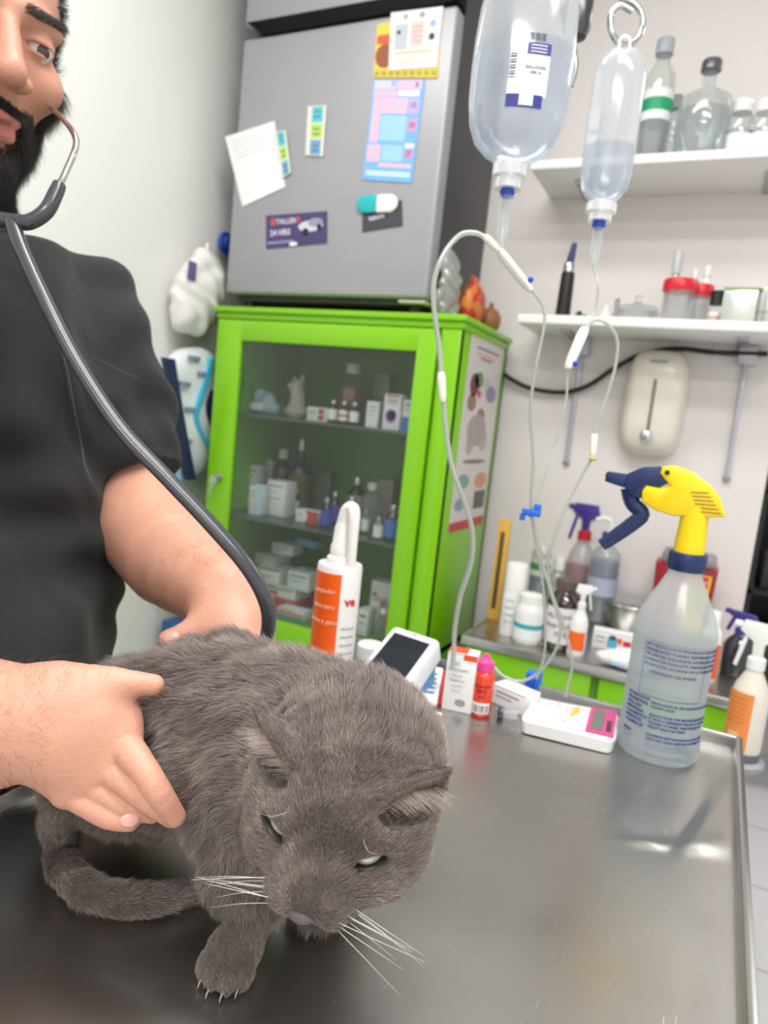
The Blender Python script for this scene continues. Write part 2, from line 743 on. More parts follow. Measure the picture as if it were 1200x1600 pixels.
def strands(name, roots, dirs, nors, length, rad, mt, parent, seg=3, curl=0.25, droop=0.0, rng=None):
    """individual hairs as real curves, each bending from the skin into its lie"""
    rng = rng or np.random.default_rng(1)
    n = len(roots)
    L = length if hasattr(length, '__len__') else np.full(n, length)
    jit = rng.normal(size=(n, 3)) * curl
    P = np.zeros((n, seg + 1, 3), np.float32)
    p = roots.copy()
    P[:, 0] = p
    for i in range(seg):
        t = (i + 0.5) / seg
        d = dirs * (0.55 + 0.75 * t) + nors * (0.62 * (1 - t) + 0.10) + jit * t
        d[:, 2] -= droop * t
        d /= np.linalg.norm(d, axis=1)[:, None]
        p = p + d * (L / seg)[:, None]
        P[:, i + 1] = p
    hc = bpy.data.hair_curves.new(name)
    hc.add_curves([seg + 1] * n)
    hc.attributes['position'].data.foreach_set('vector', P.reshape(-1)) if 'position' in hc.attributes else hc.points.foreach_set('position', P.reshape(-1))
    ra = hc.attributes.get('radius') or hc.attributes.new('radius', 'FLOAT', 'POINT')
    prof = np.linspace(1.0, 0.15, seg + 1)
    rr = (rad if hasattr(rad, '__len__') else np.full(n, rad))[:, None] * prof[None]
    ra.data.foreach_set('value', rr.astype(np.float32).ravel())
    hc.materials.append(mt)
    o = bpy.data.objects.new(name, hc)
    COL.objects.link(o)
    o.parent = parent
    return o


def scatter(V, Q, N, n, rng, weight=None):
    a = np.linalg.norm(np.cross(V[Q[:, 2]] - V[Q[:, 0]], V[Q[:, 3]] - V[Q[:, 1]]), axis=1)
    if weight is not None:
        a = a * weight[Q].mean(1)
    f = rng.choice(len(Q), n, p=a / a.sum())
    u, v = rng.random(n), rng.random(n)
    w_ = np.stack([(1 - u) * (1 - v), u * (1 - v), u * v, (1 - u) * v], 1)
    P = (V[Q[f]] * w_[..., None]).sum(1)
    NN = (N[Q[f]] * w_[..., None]).sum(1)
    NN /= np.linalg.norm(NN, axis=1)[:, None] + 1e-9
    return P, NN

# ================================================================== THE ROOM
WALL = mat('wall_paint', (232, 232, 229), 0.55, bump=0.08, bscale=25)
WALLR = mat('wall_paint_warm', (228, 222, 221), 0.55, bump=0.08, bscale=25)
TILE = tile_mat('floor_tile', (228, 227, 232), (165, 163, 160), 0.36, 0.36, 0.25)
XL, XW, YB, YN, XR, ZC = -1.36, 0.10, 1.90, -1.7, 1.7, 2.6
struct(B().box(XL - .1, XR + .1, YN - .1, 3.3, -0.06, 0, TILE).build('floor'))
struct(B().box(XL - .1, XR + .1, YN - .1, 3.3, ZC, ZC + .06, WALL).build('ceiling'))
struct(B().box(XL - .1, XL, YN - .1, YB + .1, 0, ZC, WALL).build('wall_left'))
struct(B().box(XL, XW, YB, YB + .1, 0, ZC, WALLR).build('wall_back'))
struct(B().box(XR, XR + .1, YN - .1, 3.3, 0, ZC, WALL).build('wall_right'))
struct(B().box(XL - .1, XR + .1, YN - .1, YN, 0, ZC, WALL).build('wall_front'))
struct(B().box(XL - .1, XR + .1, 3.2, 3.3, 0, ZC, WALLR).build('wall_far'))
struct(B().box(XW - 0.1, XW, YB + .1, 3.2, 0, ZC, WALLR).build('wall_partition'))

LAMPG = mat('lamp_glow', (255, 252, 245), 0.5, emit=2.0)
for i, (lp, sz, pw) in enumerate(LAMPS):
    t = thing('ceiling_light', ['flat white ceiling light panel above the examination table', 'flat white ceiling light panel near the fridge', 'flat white ceiling light panel behind the camera', 'added flat white light panel brightening the back room floor by the storage rack'][i], 'ceiling light', (lp[0], lp[1], ZC - .03), 0)
    b = B()
    for (a0, a1, c0, c1) in ((-sz[0] / 2 - .02, sz[0] / 2 + .02, -sz[1] / 2 - .02, -sz[1] / 2), (-sz[0] / 2 - .02, sz[0] / 2 + .02, sz[1] / 2, sz[1] / 2 + .02), (-sz[0] / 2 - .02, -sz[0] / 2, -sz[1] / 2, sz[1] / 2), (sz[0] / 2, sz[0] / 2 + .02, -sz[1] / 2, sz[1] / 2)):
        b.box(a0, a1, c0, c1, 0, .03, mat('lamp_frame', (235, 235, 235), .4), .002)
    b.build('frame', t)
    B().box(-sz[0] / 2, sz[0] / 2, -sz[1] / 2, sz[1] / 2, .004, .03, LAMPG).build('diffuser', t)

# ================================================================== EXAMINATION TABLE
TZ = 0.88
STEEL = steel_mat('brushed_steel', (186, 184, 181), 0.30)
STEELP = mat('steel_plain', (200, 200, 199), 0.30, metal=1.0)
STEELD = mat('steel_dark', (95, 96, 96), 0.35, metal=1.0)
TX0, TX1, TY0, TY1 = -0.454, 0.062, -0.25, 0.86
tb = thing('examination_table', 'brushed stainless steel examination table the grey cat stands on', 'table', (0, 0, 0))
# top sheet with gentle dents, as thin pressed steel has
vs, fs = [], []
NX, NY = 200, 400
for j in range(NY + 1):
    for i in range(NX + 1):
        x = TX0 + (TX1 - TX0) * i / NX
        y = TY0 + (TY1 - TY0) * j / NY
        e = min(1, min(x - TX0, TX1 - x, TY1 - y) / 0.03)
        z = 0
        # the creased dent near the far right corner: a pressed strip and a sharp fold across its end
        ax_, ay_, bx_, by_ = 0.022, 0.775, -0.014, 0.604
        lx, ly = bx_ - ax_, by_ - ay_
        LL = math.hypot(lx, ly)
        uu = ((x - ax_) * lx + (y - ay_) * ly) / (LL * LL)
        vv = ((x - ax_) * -ly + (y - ay_) * lx) / LL
        g = 1 / (1 + math.exp(-(1.0 - uu) * 40)) / (1 + math.exp(-(uu + .05) * 14))
        t_ = (vv + 0.026) / 0.060
        if 0 < t_ < 1:
            z -= 0.0042 * g * (t_ / .85 if t_ < .85 else (1 - t_) / .15)
        cx_, cy_, ex_, ey_ = -0.012, 0.596, 0.064, 0.640
        mx_, my_ = ex_ - cx_, ey_ - cy_
        ML = math.hypot(mx_, my_)
        uq = ((x - cx_) * mx_ + (y - cy_) * my_) / (ML * ML)
        vq = ((x - cx_) * -my_ + (y - cy_) * mx_) / ML
        z += 0.0030 * math.exp(-(vq / (0.006 + .012 * max(uq, 0))) ** 2) / (1 + math.exp(-(uq + .1) * 18))
        z += 0.0006 * math.sin(x * 17 + 1) * math.sin(y * 11)
        vs.append((x, y, TZ + z * max(0, e)))
for j in range(NY):
    for i in range(NX):
        a = j * (NX + 1) + i
        fs.append([a, a + 1, a + NX + 2, a + NX + 1])
# underside closes the sheet
b = B().add(vs, fs, STEEL)
b.box(TX0, TX1, TY0, TY1, TZ - .035, TZ - .004, STEELP)
b.build('tabletop', tb, autosmooth=False)
rim = B()
for (x0, x1, y0, y1) in ((TX1 - .001, TX1 + .006, TY0, TY1 + .006), (TX0 - .006, TX0 + .001, TY0, TY1 + .006), (TX0, TX1, TY1 - .001, TY1 + .006)):
    rim.box(x0, x1, y0, y1, TZ - .035, TZ + .014, STEELP, .002)
rim.build('raised_rim', tb)
for (x, y) in ((TX0 + .05, TY0 + .05), (TX1 - .05, TY0 + .05), (TX0 + .05, TY1 - .05), (TX1 - .05, TY1 - .05)):
    o = B().lathe([(.018, .0), (.018, .02), (.0165, .03), (.0165, TZ - .034)], STEELP, 20).build('leg', tb, (x, y, 0))
B().box(TX0 + .05, TX1 - .05, TY0 + .05, TY1 - .05, .22, .235, STEELP, .003).build('lower_shelf', tb)

# ================================================================== THE CAT
def c2w(v):
    return RGT * v[0] - UPV * v[1] + FWD * v[2]


rng = np.random.default_rng(5)
cat = thing('cat', 'short-haired grey cat sitting on the steel table with its head lowered', 'cat', (-0.27, 0.38, TZ))
CATB = Vector(cat.location)

hF = nrm([-.30, .70, -.62])
hS = np.array([.94, .22, -.15])
hS = nrm(hS - hF * (hS @ hF))
hU = np.cross(hS, hF)
if hU[1] > 0:
    hU = -hU
HF, HS, HU = c2w(hF), c2w(hS), c2w(hU)
HO = CAM + c2w(np.array([-.019, .143, .378]))


def H(s_, f_, u_):
    return HO + HS * s_ + HF * f_ + HU * u_


hax = [HS, HF, HU]
S = SDF()
T = TZ
# trunk
S.ell(D(214, 1165, .50), (.054, .054, .052), k=.02)
S.cap(D(214, 1162, .50), D(345, 1135, .49), .052, .055, k=.03)
S.cap(D(345, 1135, .49), D(445, 1158, .455), .055, .051, k=.025)
S.cap(D(445, 1158, .455), D(530, 1190, .43), .050, .043, k=.025)
S.cap(D(368, 1190, .46), D(442, 1250, .43), .040, .036, k=.02)       # chest
S.cap(D(210, 1186, .48), D(330, 1192, .46), .032, .036, k=.02)        # belly
S.ell(D(190, 1170, .48), (.038, .038, .038), k=.02)                    # haunch
# neck into head
S.cap(D(515, 1195, .43), H(0, -.016, .0), .042, .040, k=.025)
S.cap(D(430, 1245, .43), H(0, -.010, -.02), .038, .034, k=.03)
# head
S.ell(H(0, -.004, .002), (.047, .048, .041), hax, k=.012)
S.ell(H(.0255, .020, -.014), (.0240, .032, .0245), hax, k=.016)
S.ell(H(-.0255, .020, -.014), (.0240, .032, .0245), hax, k=.016)
S.cap(H(0, .026, .014), H(0, .058, -.001), .016, .0105, k=.014)
S.ell(H(0, .042, -.012), (.024, .024, .017), hax, k=.014)
for sg in (-1, 1):
    S.ell(H(sg * .0105, .0575, -.0130), (.0130, .0115, .0090), hax, k=.005)
    S.ell(H(sg * .020, .029, .011), (.0140, .012, .0105), hax, k=.008)   # brow / lids
    # ear: a leaning cone, hollowed from the front
    bse, tip = H(sg * .0290, .007, .0155), H(sg * .0500, .001, .0510)
    nf = nrm(HF * .80 + HS * sg * .50 - HU * .25)
    S.cap(bse - nf * .002, tip, .0285, .0026, k=.008, flat=(nf, .34))
    S.cap(bse + nf * .0105 + (tip - bse) * .30, tip + nf * .0030 - (tip - bse) * .08, .0215, .0018, k=.002, op='-', flat=(nf, .42))
S.ell(H(0, .050, -.0215), (.013, .013, .0075), hax, k=.006)               # chin
S.cap(H(0, .0705, -.0085), H(0, .070, -.0150), .0009, .0009, k=.0015, op='-')
S.cap(H(0, .068, -.0165), H(.012, .0605, -.0200), .0009, .0007, k=.0015, op='-')
S.cap(H(0, .068, -.0165), H(-.012, .0605, -.0200), .0009, .0007, k=.0015, op='-')
EYE = {}
for sg in (-1, 1):
    ec = H(sg * .0195, .0300, .0085)
    EYE[sg] = ec
    gz = nrm(HF * .80 + HS * sg * .45 + HU * .28)
    tl = nrm(HS * sg * .95 - HF * .10 + HU * .22)
    tl = nrm(tl - gz * (tl @ gz))
    up = np.cross(gz, tl)
    up = up if up @ HU > 0 else -up
    EYE[(sg, 'ax')] = (gz, tl, up)
    S.ell(ec + gz * .0130 - up * .0006, (.0084, .0120, .0042), [tl, gz, up], k=.0012, op='-')
# front leg in view
TP = atZ(363, 1512, T)
leg = [D(366, 1215, .44), D(376, 1305, .425), D(370, 1378, .412), TP + np.array([0.002, .018, .032]), TP + np.array([0, .004, .014])]
S.chain(leg, [.034, .0255, .0165, .0132, .0122], k=.012)
pf = nrm(np.array([TP[0], TP[1], 0]) * -1)                                     # toes point at the viewer side
pf = nrm(np.array([.25, -1, 0]))
pr = np.array([-pf[1], pf[0], 0])
pz = np.array([0, 0, 1.0])
S.ell(TP + pz * .010, (.0152, .0170, .0108), [pr, pf, pz], k=.008)
for q, (sx, sy, rr) in enumerate(((-.0112, .010, .0052), (-.0040, .0150, .0060), (.0042, .0150, .0060), (.0112, .010, .0052))):
    S.ell(TP + pr * sx + pf * sy + pz * .0080, (rr, .0088, .0074), [pr, pf, pz], k=.0014)
for sx in (-.0077, 0, .0078):
    S.cap(TP + pr * sx + pf * .010 + pz * .0185, TP + pr * sx + pf * .0245 + pz * .006, .0011, .0014, k=.002, op='-')
# second front leg, behind the head
T2 = atZ(505, 1418, T)
S.chain([D(480, 1270, .45), D(500, 1340, .45), T2 + np.array([0, .02, .035]), T2 + np.array([0, 0, .014])], [.034, .024, .016, .0135], k=.014)
S.ell(T2 + pf * .008 + pz * .010, (.0170, .0190, .0115), [pr, pf, pz], k=.008)
# hind feet under the trunk
for q in (atZ(215, 1240, T), atZ(300, 1222, T)):
    S.cap(q + pz * .014, q + np.array([-.03, .05, .02]), .014, .020, k=.015)
    S.ell(q + pz * .011, (.016, .024, .011), [pr, pf, pz], k=.008)
# tail lying in a curl on the table
tp = [D(135, 1200, .485), D(100, 1245, .455), atZ(94, 1310, T + .014), atZ(104, 1360, T + .0095), atZ(140, 1392, T + .0090), atZ(190, 1405, T + .0090), atZ(245, 1404, T + .0088), atZ(292, 1396, T + .0080), atZ(318, 1391, T + .0065)]
S.chain(tp, [.016, .0125, .0100, .0090, .0090, .0086, .0080, .0066, .0042], k=.008)
hc_ = H(0, .012, .006)
cV, cQ = S.tiles(0.0019, [(hc_ - .078, hc_ + .078, .00095)], smooth=2, clipz=T + .0008)
FUR_BASE = mat('cat_skin_fur', (92, 82, 80), 0.85, noise=.12, nscale=60, sheen=.2)
EARIN = mat('cat_ear_inside', (148, 122, 118), 0.8)
# loose skin: shallow folds running down neck and shoulder
cN = vnormals(cV, cQ)
hdist = np.linalg.norm(cV - HO, axis=1)
fw_ = np.clip((hdist - .062) / .03, 0, 1) * np.clip((cV[:, 2] - T - .03) / .04, 0, 1)
ff_ = np.sin(cV @ np.array([120, 40, -60]) + 2.5 * np.sin(cV @ np.array([30, 70, 50]))) * .0017 + np.sin(cV @ np.array([-60, 130, 90]) + 2 * np.sin(cV[:, 0] * 60)) * .0012
cV = cV + cN * (ff_ * fw_)[:, None]
cN = vnormals(cV, cQ)
# ear lining material
cc = cV[cQ].mean(1)
mi = np.zeros(len(cQ), int)
fnn = cN[cQ].mean(1)
for sg in (-1, 1):
    nf = nrm(HF * .80 + HS * sg * .50 - HU * .25)
    bse, tip = H(sg * .0290, .007, .0155), H(sg * .0500, .001, .0510)
    ab = tip - bse
    tt = ((cc - bse) @ ab) / (ab @ ab)
    dd = np.linalg.norm(cc - bse - tt[:, None] * ab, axis=1)
    mi[(tt > .12) & (tt < .98) & (dd < .024 * (1.1 - tt)) & (fnn @ nf > .2)] = 1
for sg in (-1, 1):
    gz, tl, up = EYE[(sg, 'ax')]
    q_ = cc - (EYE[sg] + gz * .0130 - up * .0006)
    e_ = ((q_ @ tl) / .0084) ** 2 + ((q_ @ gz) / .0120) ** 2 + ((q_ @ up) / .0042) ** 2
    mi[e_ < 1.35] = 2
body = np_mesh('body', cV - np.array(CATB), cQ, [FUR_BASE, EARIN, mat('cat_eyelid', (34, 30, 30), .35)], cat, mi)

EYEM = mat('cat_iris', (176, 178, 160), 0.12, noise=.12, nscale=300, coat=1.0)
PUP = mat('cat_pupil', (14, 14, 14), 0.08, coat=1.0)
for sg in (-1, 1):
    gz, tl, up = EYE[(sg, 'ax')]
    b = B()
    M = Matrix((tuple(tl) + (0,), tuple(up) + (0,), tuple(gz) + (0,), (0, 0, 0, 1))).transposed()
    M.translation = Vector(tuple(EYE[sg]))
    M = Matrix.Translation(-CATB) @ M
    b.sph((0, 0, .0022), .0100, EYEM, 32, 24, M=M)
    b.build('eye', cat)
    p = B().sph((-.0006, .0042, .0040), (.0009, .0022, .0080), PUP, 16, 16, M=M)
    p.build('pupil', bpy.data.objects[[o.name for o in cat.children if o.name.startswith('eye')][-1]])
# nose leather
nb = SDF()
nb.ell(H(0, .0700, -.0040), (.0064, .0034, .0040), hax, k=.002)
nb.ell(H(0, .0704, -.0076), (.0026, .0026, .0034), hax, k=.002)
for sg in (-1, 1):
    nb.cap(H(sg * .0030, .0740, -.0058), H(sg * .0052, .0722, -.0052), .0009, .0007, k=.0006, op='-')
nV, nQ = nb.mesh(.0005, 1)
np_mesh('nose', nV - np.array(CATB), nQ, mat('cat_nose', (100, 92, 94), .5), cat)
# claws
for sx, sy in ((-.0112, .0182), (-.0040, .0232), (.0042, .0232), (.0112, .0182)):
    q = TP + pr * sx + pf * sy + pz * .0045 - np.array(CATB)
    B().tube([q, q + pf * .0024 - pz * .0005, q + pf * .0036 - pz * .0026], [.0006, .0005, .0002], mat('claw', (176, 166, 158), .3), 8, 3).build('claw', cat)


# ---- fur lie
def fur_flow(P):
    n = len(P)
    f = np.zeros((n, 3))

    def addf(c, r, d):
        w_ = np.exp(-(np.linalg.norm(P - c, axis=1) / r) ** 2)
        f[:] += w_[:, None] * nrm(d)[None]
    back = D(150, 1160, .50) - D(480, 1150, .45)
    for q in ((200, 1150, .5), (340, 1125, .49), (455, 1150, .455), (550, 1160, .43)):
        addf(D(*q), .07, back + np.array([0, 0, -.06]))
    addf(D(300, 1230, .45), .06, np.array([-.4, -.1, -.8]))
    addf(D(400, 1290, .42), .05, np.array([-.2, 0, -1]))
    for q in leg[1:]:
        addf(q, .03, leg[-1] - leg[0])
    addf(T2 + pz * .03, .04, np.array([0, 0, -1.0]))
    for i in range(len(tp) - 1):
        addf(tp[i], .028, (tp[i + 1] - tp[i]) * 1.0)
    addf(TP, .02, pf * 1.5 - pz * .6)
    # head: away from the nose
    dh = P - H(0, .085, -.006)
    wh = np.exp(-(np.linalg.norm(P - HO, axis=1) / .062) ** 4) * 2.2
    f += wh[:, None] * dh / (np.linalg.norm(dh, axis=1)[:, None] + 1e-6)
    for sg in (-1, 1):
        bse, tip = H(sg * .0290, .007, .0155), H(sg * .0500, .001, .0510)
        wq = np.exp(-(np.linalg.norm(P - (bse * .35 + tip * .65), axis=1) / .020) ** 2) * 4
        f += wq[:, None] * nrm(tip - bse)[None]
    return f / (np.linalg.norm(f, axis=1)[:, None] + 1e-6)


hd = np.linalg.norm(cV - H(0, .02, 0), axis=1)
nose_d = np.linalg.norm(cV - H(0, .066, -.008), axis=1)
wgt = np.ones(len(cV))
wgt[hd < .06] = 2.0
wgt[nose_d < .03] = 3.0
wgt[(cN @ FWD > .55)] = .15
for sg in (-1, 1):
    gz, tl, up = EYE[(sg, 'ax')]
    q = cV - (EYE[sg] + gz * .0130 - up * .0006)
    inr = ((q @ tl) / .0098) ** 2 + ((q @ up) / .0056) ** 2 + ((q @ gz) / .014) ** 2 < 1
    wgt[inr] = 0
wgt[np.linalg.norm(cV - H(0, .0715, -.0055), axis=1) < .0064] = 0
NF = 260000
rP, rN = scatter(cV, cQ, cN, NF, rng, wgt)
fl = fur_flow(rP)
fl = fl - rN * (fl * rN).sum(1)[:, None] * .95
fl /= np.linalg.norm(fl, axis=1)[:, None] + 1e-6
hdr = np.linalg.norm(rP - H(0, .02, 0), axis=1)
nd = np.linalg.norm(rP - H(0, .066, -.008), axis=1)
leng = np.clip(.0040 + (hdr - .045) * .16, .0036, .0105)
leng = np.minimum(leng, .0014 + nd * .075)
tailm = np.min([np.linalg.norm(rP - q, axis=1) for q in tp[1:]], axis=0) < .035
leng[tailm] = .0065
pawd = np.linalg.norm(rP - TP, axis=1)
leng[pawd < .035] = .0028
for sg in (-1, 1):
    ed = np.linalg.norm(rP - (EYE[sg] + EYE[(sg, 'ax')][0] * .009), axis=1)
    leng = np.where(ed < .016, np.minimum(leng, .0012 + ed * .14), leng)
for sg in (-1, 1):
    bse, tip = H(sg * .0290, .007, .0155), H(sg * .0500, .001, .0510)
    ed = np.linalg.norm(rP - (bse * .35 + tip * .65), axis=1)
    leng = np.where(ed < .022, np.minimum(leng, .0022), leng)
leng *= rng.uniform(.6, 1.3, NF)
# clumping noise: slow sideways swirl of the lie
sw = np.stack([np.sin(rP @ np.array([190, 60, 110]) + 1), np.sin(rP @ np.array([-80, 170, 140])), np.sin(rP @ np.array([120, -150, 90]) + 2)], 1)
sw2 = np.stack([np.sin(rP @ np.array([520, 310, -240]) + 3 * np.sin(rP[:, 2] * 90)), np.sin(rP @ np.array([-330, 480, 270]) + 2), np.sin(rP @ np.array([260, -420, 530]) + 1)], 1)
fl = fl + .24 * sw + .20 * sw2
FUR = bpy.data.materials.new('cat_fur')
FUR.use_nodes = True
nt = FUR.node_tree
bs = nt.nodes['Principled BSDF']
bs.inputs['Roughness'].default_value = .40
bs.inputs['Specular IOR Level'].default_value = .75
hi = nt.nodes.new('ShaderNodeHairInfo')
rp = nt.nodes.new('ShaderNodeValToRGB')
rp.color_ramp.elements[0].color = lin((76, 67, 65)) + (1,)
rp.color_ramp.elements[1].color = lin((168, 153, 147)) + (1,)
rp.color_ramp.elements[1].position = .93
e = rp.color_ramp.elements.new(1.0)
e.color = lin((222, 214, 208)) + (1,)
mx = nt.nodes.new('ShaderNodeMath')
mx.operation = 'MULTIPLY_ADD'
mx.inputs[1].default_value = .72
nt.links.new(hi.outputs['Random'], mx.inputs[0])
m3 = nt.nodes.new('ShaderNodeMath')
m3.operation = 'MULTIPLY'
m3.inputs[1].default_value = .28
nt.links.new(hi.outputs['Intercept'], m3.inputs[0])
nt.links.new(m3.outputs[0], mx.inputs[2])
tcf = nt.nodes.new('ShaderNodeTexCoord')
nzf = nt.nodes.new('ShaderNodeTexNoise')
nzf.inputs['Scale'].default_value = 34
nzf.inputs['Detail'].default_value = 3
nt.links.new(tcf.outputs['Object'], nzf.inputs['Vector'])
mf = nt.nodes.new('ShaderNodeMath')
mf.operation = 'MULTIPLY_ADD'
mf.inputs[1].default_value = .9
mf.inputs[2].default_value = -.45
nt.links.new(nzf.outputs[0], mf.inputs[0])
ma = nt.nodes.new('ShaderNodeMath')
ma.operation = 'ADD'
nt.links.new(mx.outputs[0], ma.inputs[0])
nt.links.new(mf.outputs[0], ma.inputs[1])
nt.links.new(ma.outputs[0], rp.inputs[0])
nt.links.new(rp.outputs[0], bs.inputs['Base Color'])
fur = strands('fur', rP - np.array(CATB), fl, rN, leng, rng.uniform(.00006, .00015, NF), FUR, cat, seg=3, curl=.20, rng=rng)
fur['kind'] = 'stuff'
# ear tufts
tuftP, tuftD = [], []
for sg in (-1, 1):
    bse, tip = H(sg * .0290, .007, .0155), H(sg * .0500, .001, .0510)
    nf = nrm(HF * .80 + HS * sg * .50 - HU * .25)
    for i in range(480):
        u = rng.uniform(.05, .6)
        side = rng.uniform(-1, 1) * .016 * (1 - u)
        q = bse + (tip - bse) * u - HS * sg * .006 * (1 - u) + np.cross(nrm(tip - bse), nf) * side + nf * .003
        tuftP.append(q)
        tuftD.append(nrm(tip - bse) * .6 + nf * .8 + HS * sg * .5 + rng.normal(size=3) * .15)
tuftP, tuftD = np.array(tuftP), np.array(tuftD)
EF = mat('ear_fluff', (206, 188, 182), .6)
ff = strands('ear_fluff', tuftP - np.array(CATB), tuftD, tuftD, rng.uniform(.008, .017, len(tuftP)), .00009, EF, cat, 4, .12, rng=rng)
ff['kind'] = 'stuff'
# whiskers
WH = mat('whisker', (232, 228, 222), .35)
for sg in (-1, 1):
    for k in range(9):
        r0, r1 = k // 3, k % 3
        st = H(sg * (.0125 + .0028 * r1), .0655 - .0045 * r1, -.0095 - .0035 * r0)
        Lw = rng.uniform(.034, .055)
        dr = nrm(HS * sg * (1.0) + HF * (.05 + .08 * rng.normal()) + HU * (.02 - .20 * r0 + .05 * rng.normal()))
        mid = st + dr * Lw * .5 + HF * .003
        en = st + dr * Lw - HU * .010 * (1 + .4 * r0) + HF * .004
        B().tube([p_ - np.array(CATB) for p_ in (st, mid, en)], [.00018, .00014, .00005], WH, 5, 6).build('whisker', cat)
    for k in range(1):
        st = H(sg * (.018 + .004 * k), .032, .021)
        en = st + HU * .022 + HF * .012 + HS * sg * .012 * (k + 1)
        B().tube([p_ - np.array(CATB) for p_ in (st, (st + en) / 2 + HF * .003, en)], [.00011, .00009, .00004], WH, 5, 6).build('brow_whisker', cat)

# ================================================================== THE MAN IN BLACK SCRUBS
man = thing('person', 'bearded man in black scrubs leaning over the grey cat and holding it with both hands', 'person', (-0.72, 0.46, 0.0))
MB_ = np.array([-0.72, 0.46, 0.0])
mF = nrm([.70, .42, -.58])
mU = np.array([.33, -.91, -.26])
mU = nrm(mU - mF * (mU @ mF))
mS = np.cross(mF, mU)
if mS[0] < 0:
    mS = -mS
MF, MU, MS = c2w(mF), c2w(mU), c2w(mS)
MO = CAM + c2w(np.array([(62 - 600) / 1088 * .62, (72 - 800) / 1088 * .62, .62])) - (MS * .031 + MF * .085 + MU * .02)


def K(s_, f_, u_):
    return MO + MS * s_ + MF * f_ + MU * u_


max_ = [MS, MF, MU]
S = SDF()
S.ell(K(0, -.012, .045), (.074, .094, .082), max_, k=.02)
S.ell(K(0, .028, -.015), (.060, .064, .085), max_, k=.02)
S.ell(K(0, .030, -.068), (.050, .052, .040), max_, k=.02)
S.ell(K(0, .074, -.092), (.022, .020, .020), max_, k=.02)
S.cap(K(0, .086, .034), K(0, .116, -.010), .0085, .0115, k=.010)
S.ell(K(0, .117, -.014), (.013, .0125, .011), max_, k=.006)
for sg in (-1, 1):
    S.ell(K(sg * .0150, .103, -.0185), (.0095, .0125, .0085), max_, k=.005)
    S.cap(K(sg * .012, .086, .040), K(sg * .046, .068, .037), .010, .009, k=.012)
    S.ell(K(sg * .043, .060, -.010), (.024, .026, .022), max_, k=.015)
    S.ell(K(sg * .032, .104, .019), (.0155, .013, .011), max_, k=.010, op='-')
    S.ell(K(sg * .031, .0750, .019), (.0165, .0148, .0135), max_, k=.004)
    S.ell(K(sg * .0320, .0900, .0180), (.0150, .0110, .0036), max_, k=.0015, op='-')
    S.ell(K(sg * .0085, .1100, -.0270), (.0045, .0060, .0035), max_, k=.002, op='-')
    S.ell(K(sg * .076, -.008, -.002), (.008, .018, .031), max_, k=.006)
    S.cap(K(sg * .020, .104, -.026), K(sg * .034, .082, -.052), .0012, .0012, k=.006, op='-')
S.cap(K(-.018, .093, -.0500), K(.018, .093, -.0500), .0065, .0065, k=.006)
S.ell(K(0, .099, -.0490), (.014, .008, .0055), max_, k=.004)
S.cap(K(-.015, .093, -.0620), K(.015, .093, -.0620), .0070, .0070, k=.006)
S.cap(K(-.025, .094, -.0555), K(.025, .094, -.0555), .0014, .0014, k=.003, op='-')
S.cap(K(-.02, .104, -.0555), K(.02, .104, -.0555), .0020, .0020, k=.003, op='-')
neck = MO - MU * .15 - MF * .05
CH = np.array([-.665, .47, 1.17])
S.cap(K(0, -.03, -.05), CH + np.array([-.03, -.03, .09]), .050, .052, k=.02)
# trunk inside the clothes
S.ell(CH + np.array([-.01, -.045, -.01]), (.080, .13, .14), k=.03)
S.ell(np.array([-.70, .42, .92]), (.09, .12, .20), k=.03)
# left arm (far side of the cat)
shL = D(118, 530, .805)
elL = D(220, 812, .76)
wrL = D(348, 930, .605)
S.chain([shL, D(154, 650, .79), D(194, 765, .775), elL], [.046, .048, .050, .050], k=.015)
S.chain([elL, D(272, 872, .69), wrL], [.054, .049, .031], k=.015)
# left hand: palm, thumb to the left, fingers going down behind the cat
pL = D(372, 985, .585)
S.cap(wrL, pL, .028, .031, k=.015)
S.cap(D(345, 985, .585), D(385, 1040, .565), .026, .026, k=.012)
S.chain([D(345, 965, .585), D(308, 985, .572), D(282, 996, .566), D(264, 1000, .562)], [.017, .0125, .0105, .0088], k=.008)
for q, (a, b_) in enumerate((((350, 1040), (330, 1110)), ((372, 1055), (358, 1130)), ((394, 1060), (388, 1135)), ((412, 1055), (414, 1120)))):
    S.chain([D(a[0], a[1] - 30, .57), D(a[0], a[1] + 10, .565), D(b_[0], b_[1], .560)], [.0125, .0105, .0085], k=.005)
# right arm: shoulder and elbow outside the picture, forearm coming in from the left
shR = np.array([-.66, .27, 1.27])
elR = np.array([-.70, .14, 1.03])
wrR = D(-20, 1132, .415)
S.chain([shR, elR], [.048, .046], k=.015, sub=1)
S.chain([elR, elR * .45 + wrR * .55, wrR], [.048, .041, .0350], k=.015)
S.cap(wrR, D(120, 1135, .415), .033, .026, k=.016)
# back of the right hand: knuckle fan
kn = [D(190, 1160, .408), D(166, 1194, .406), D(138, 1216, .406), D(108, 1232, .408)]
for q in kn:
    S.cap(D(60, 1130, .414), q, .026, .0115, k=.010)
S.cap(D(60, 1108, .414), D(160, 1105, .415), .022, .016, k=.014)
S.cap(D(90, 1090, .414), D(182, 1130, .416), .018, .013, k=.012)
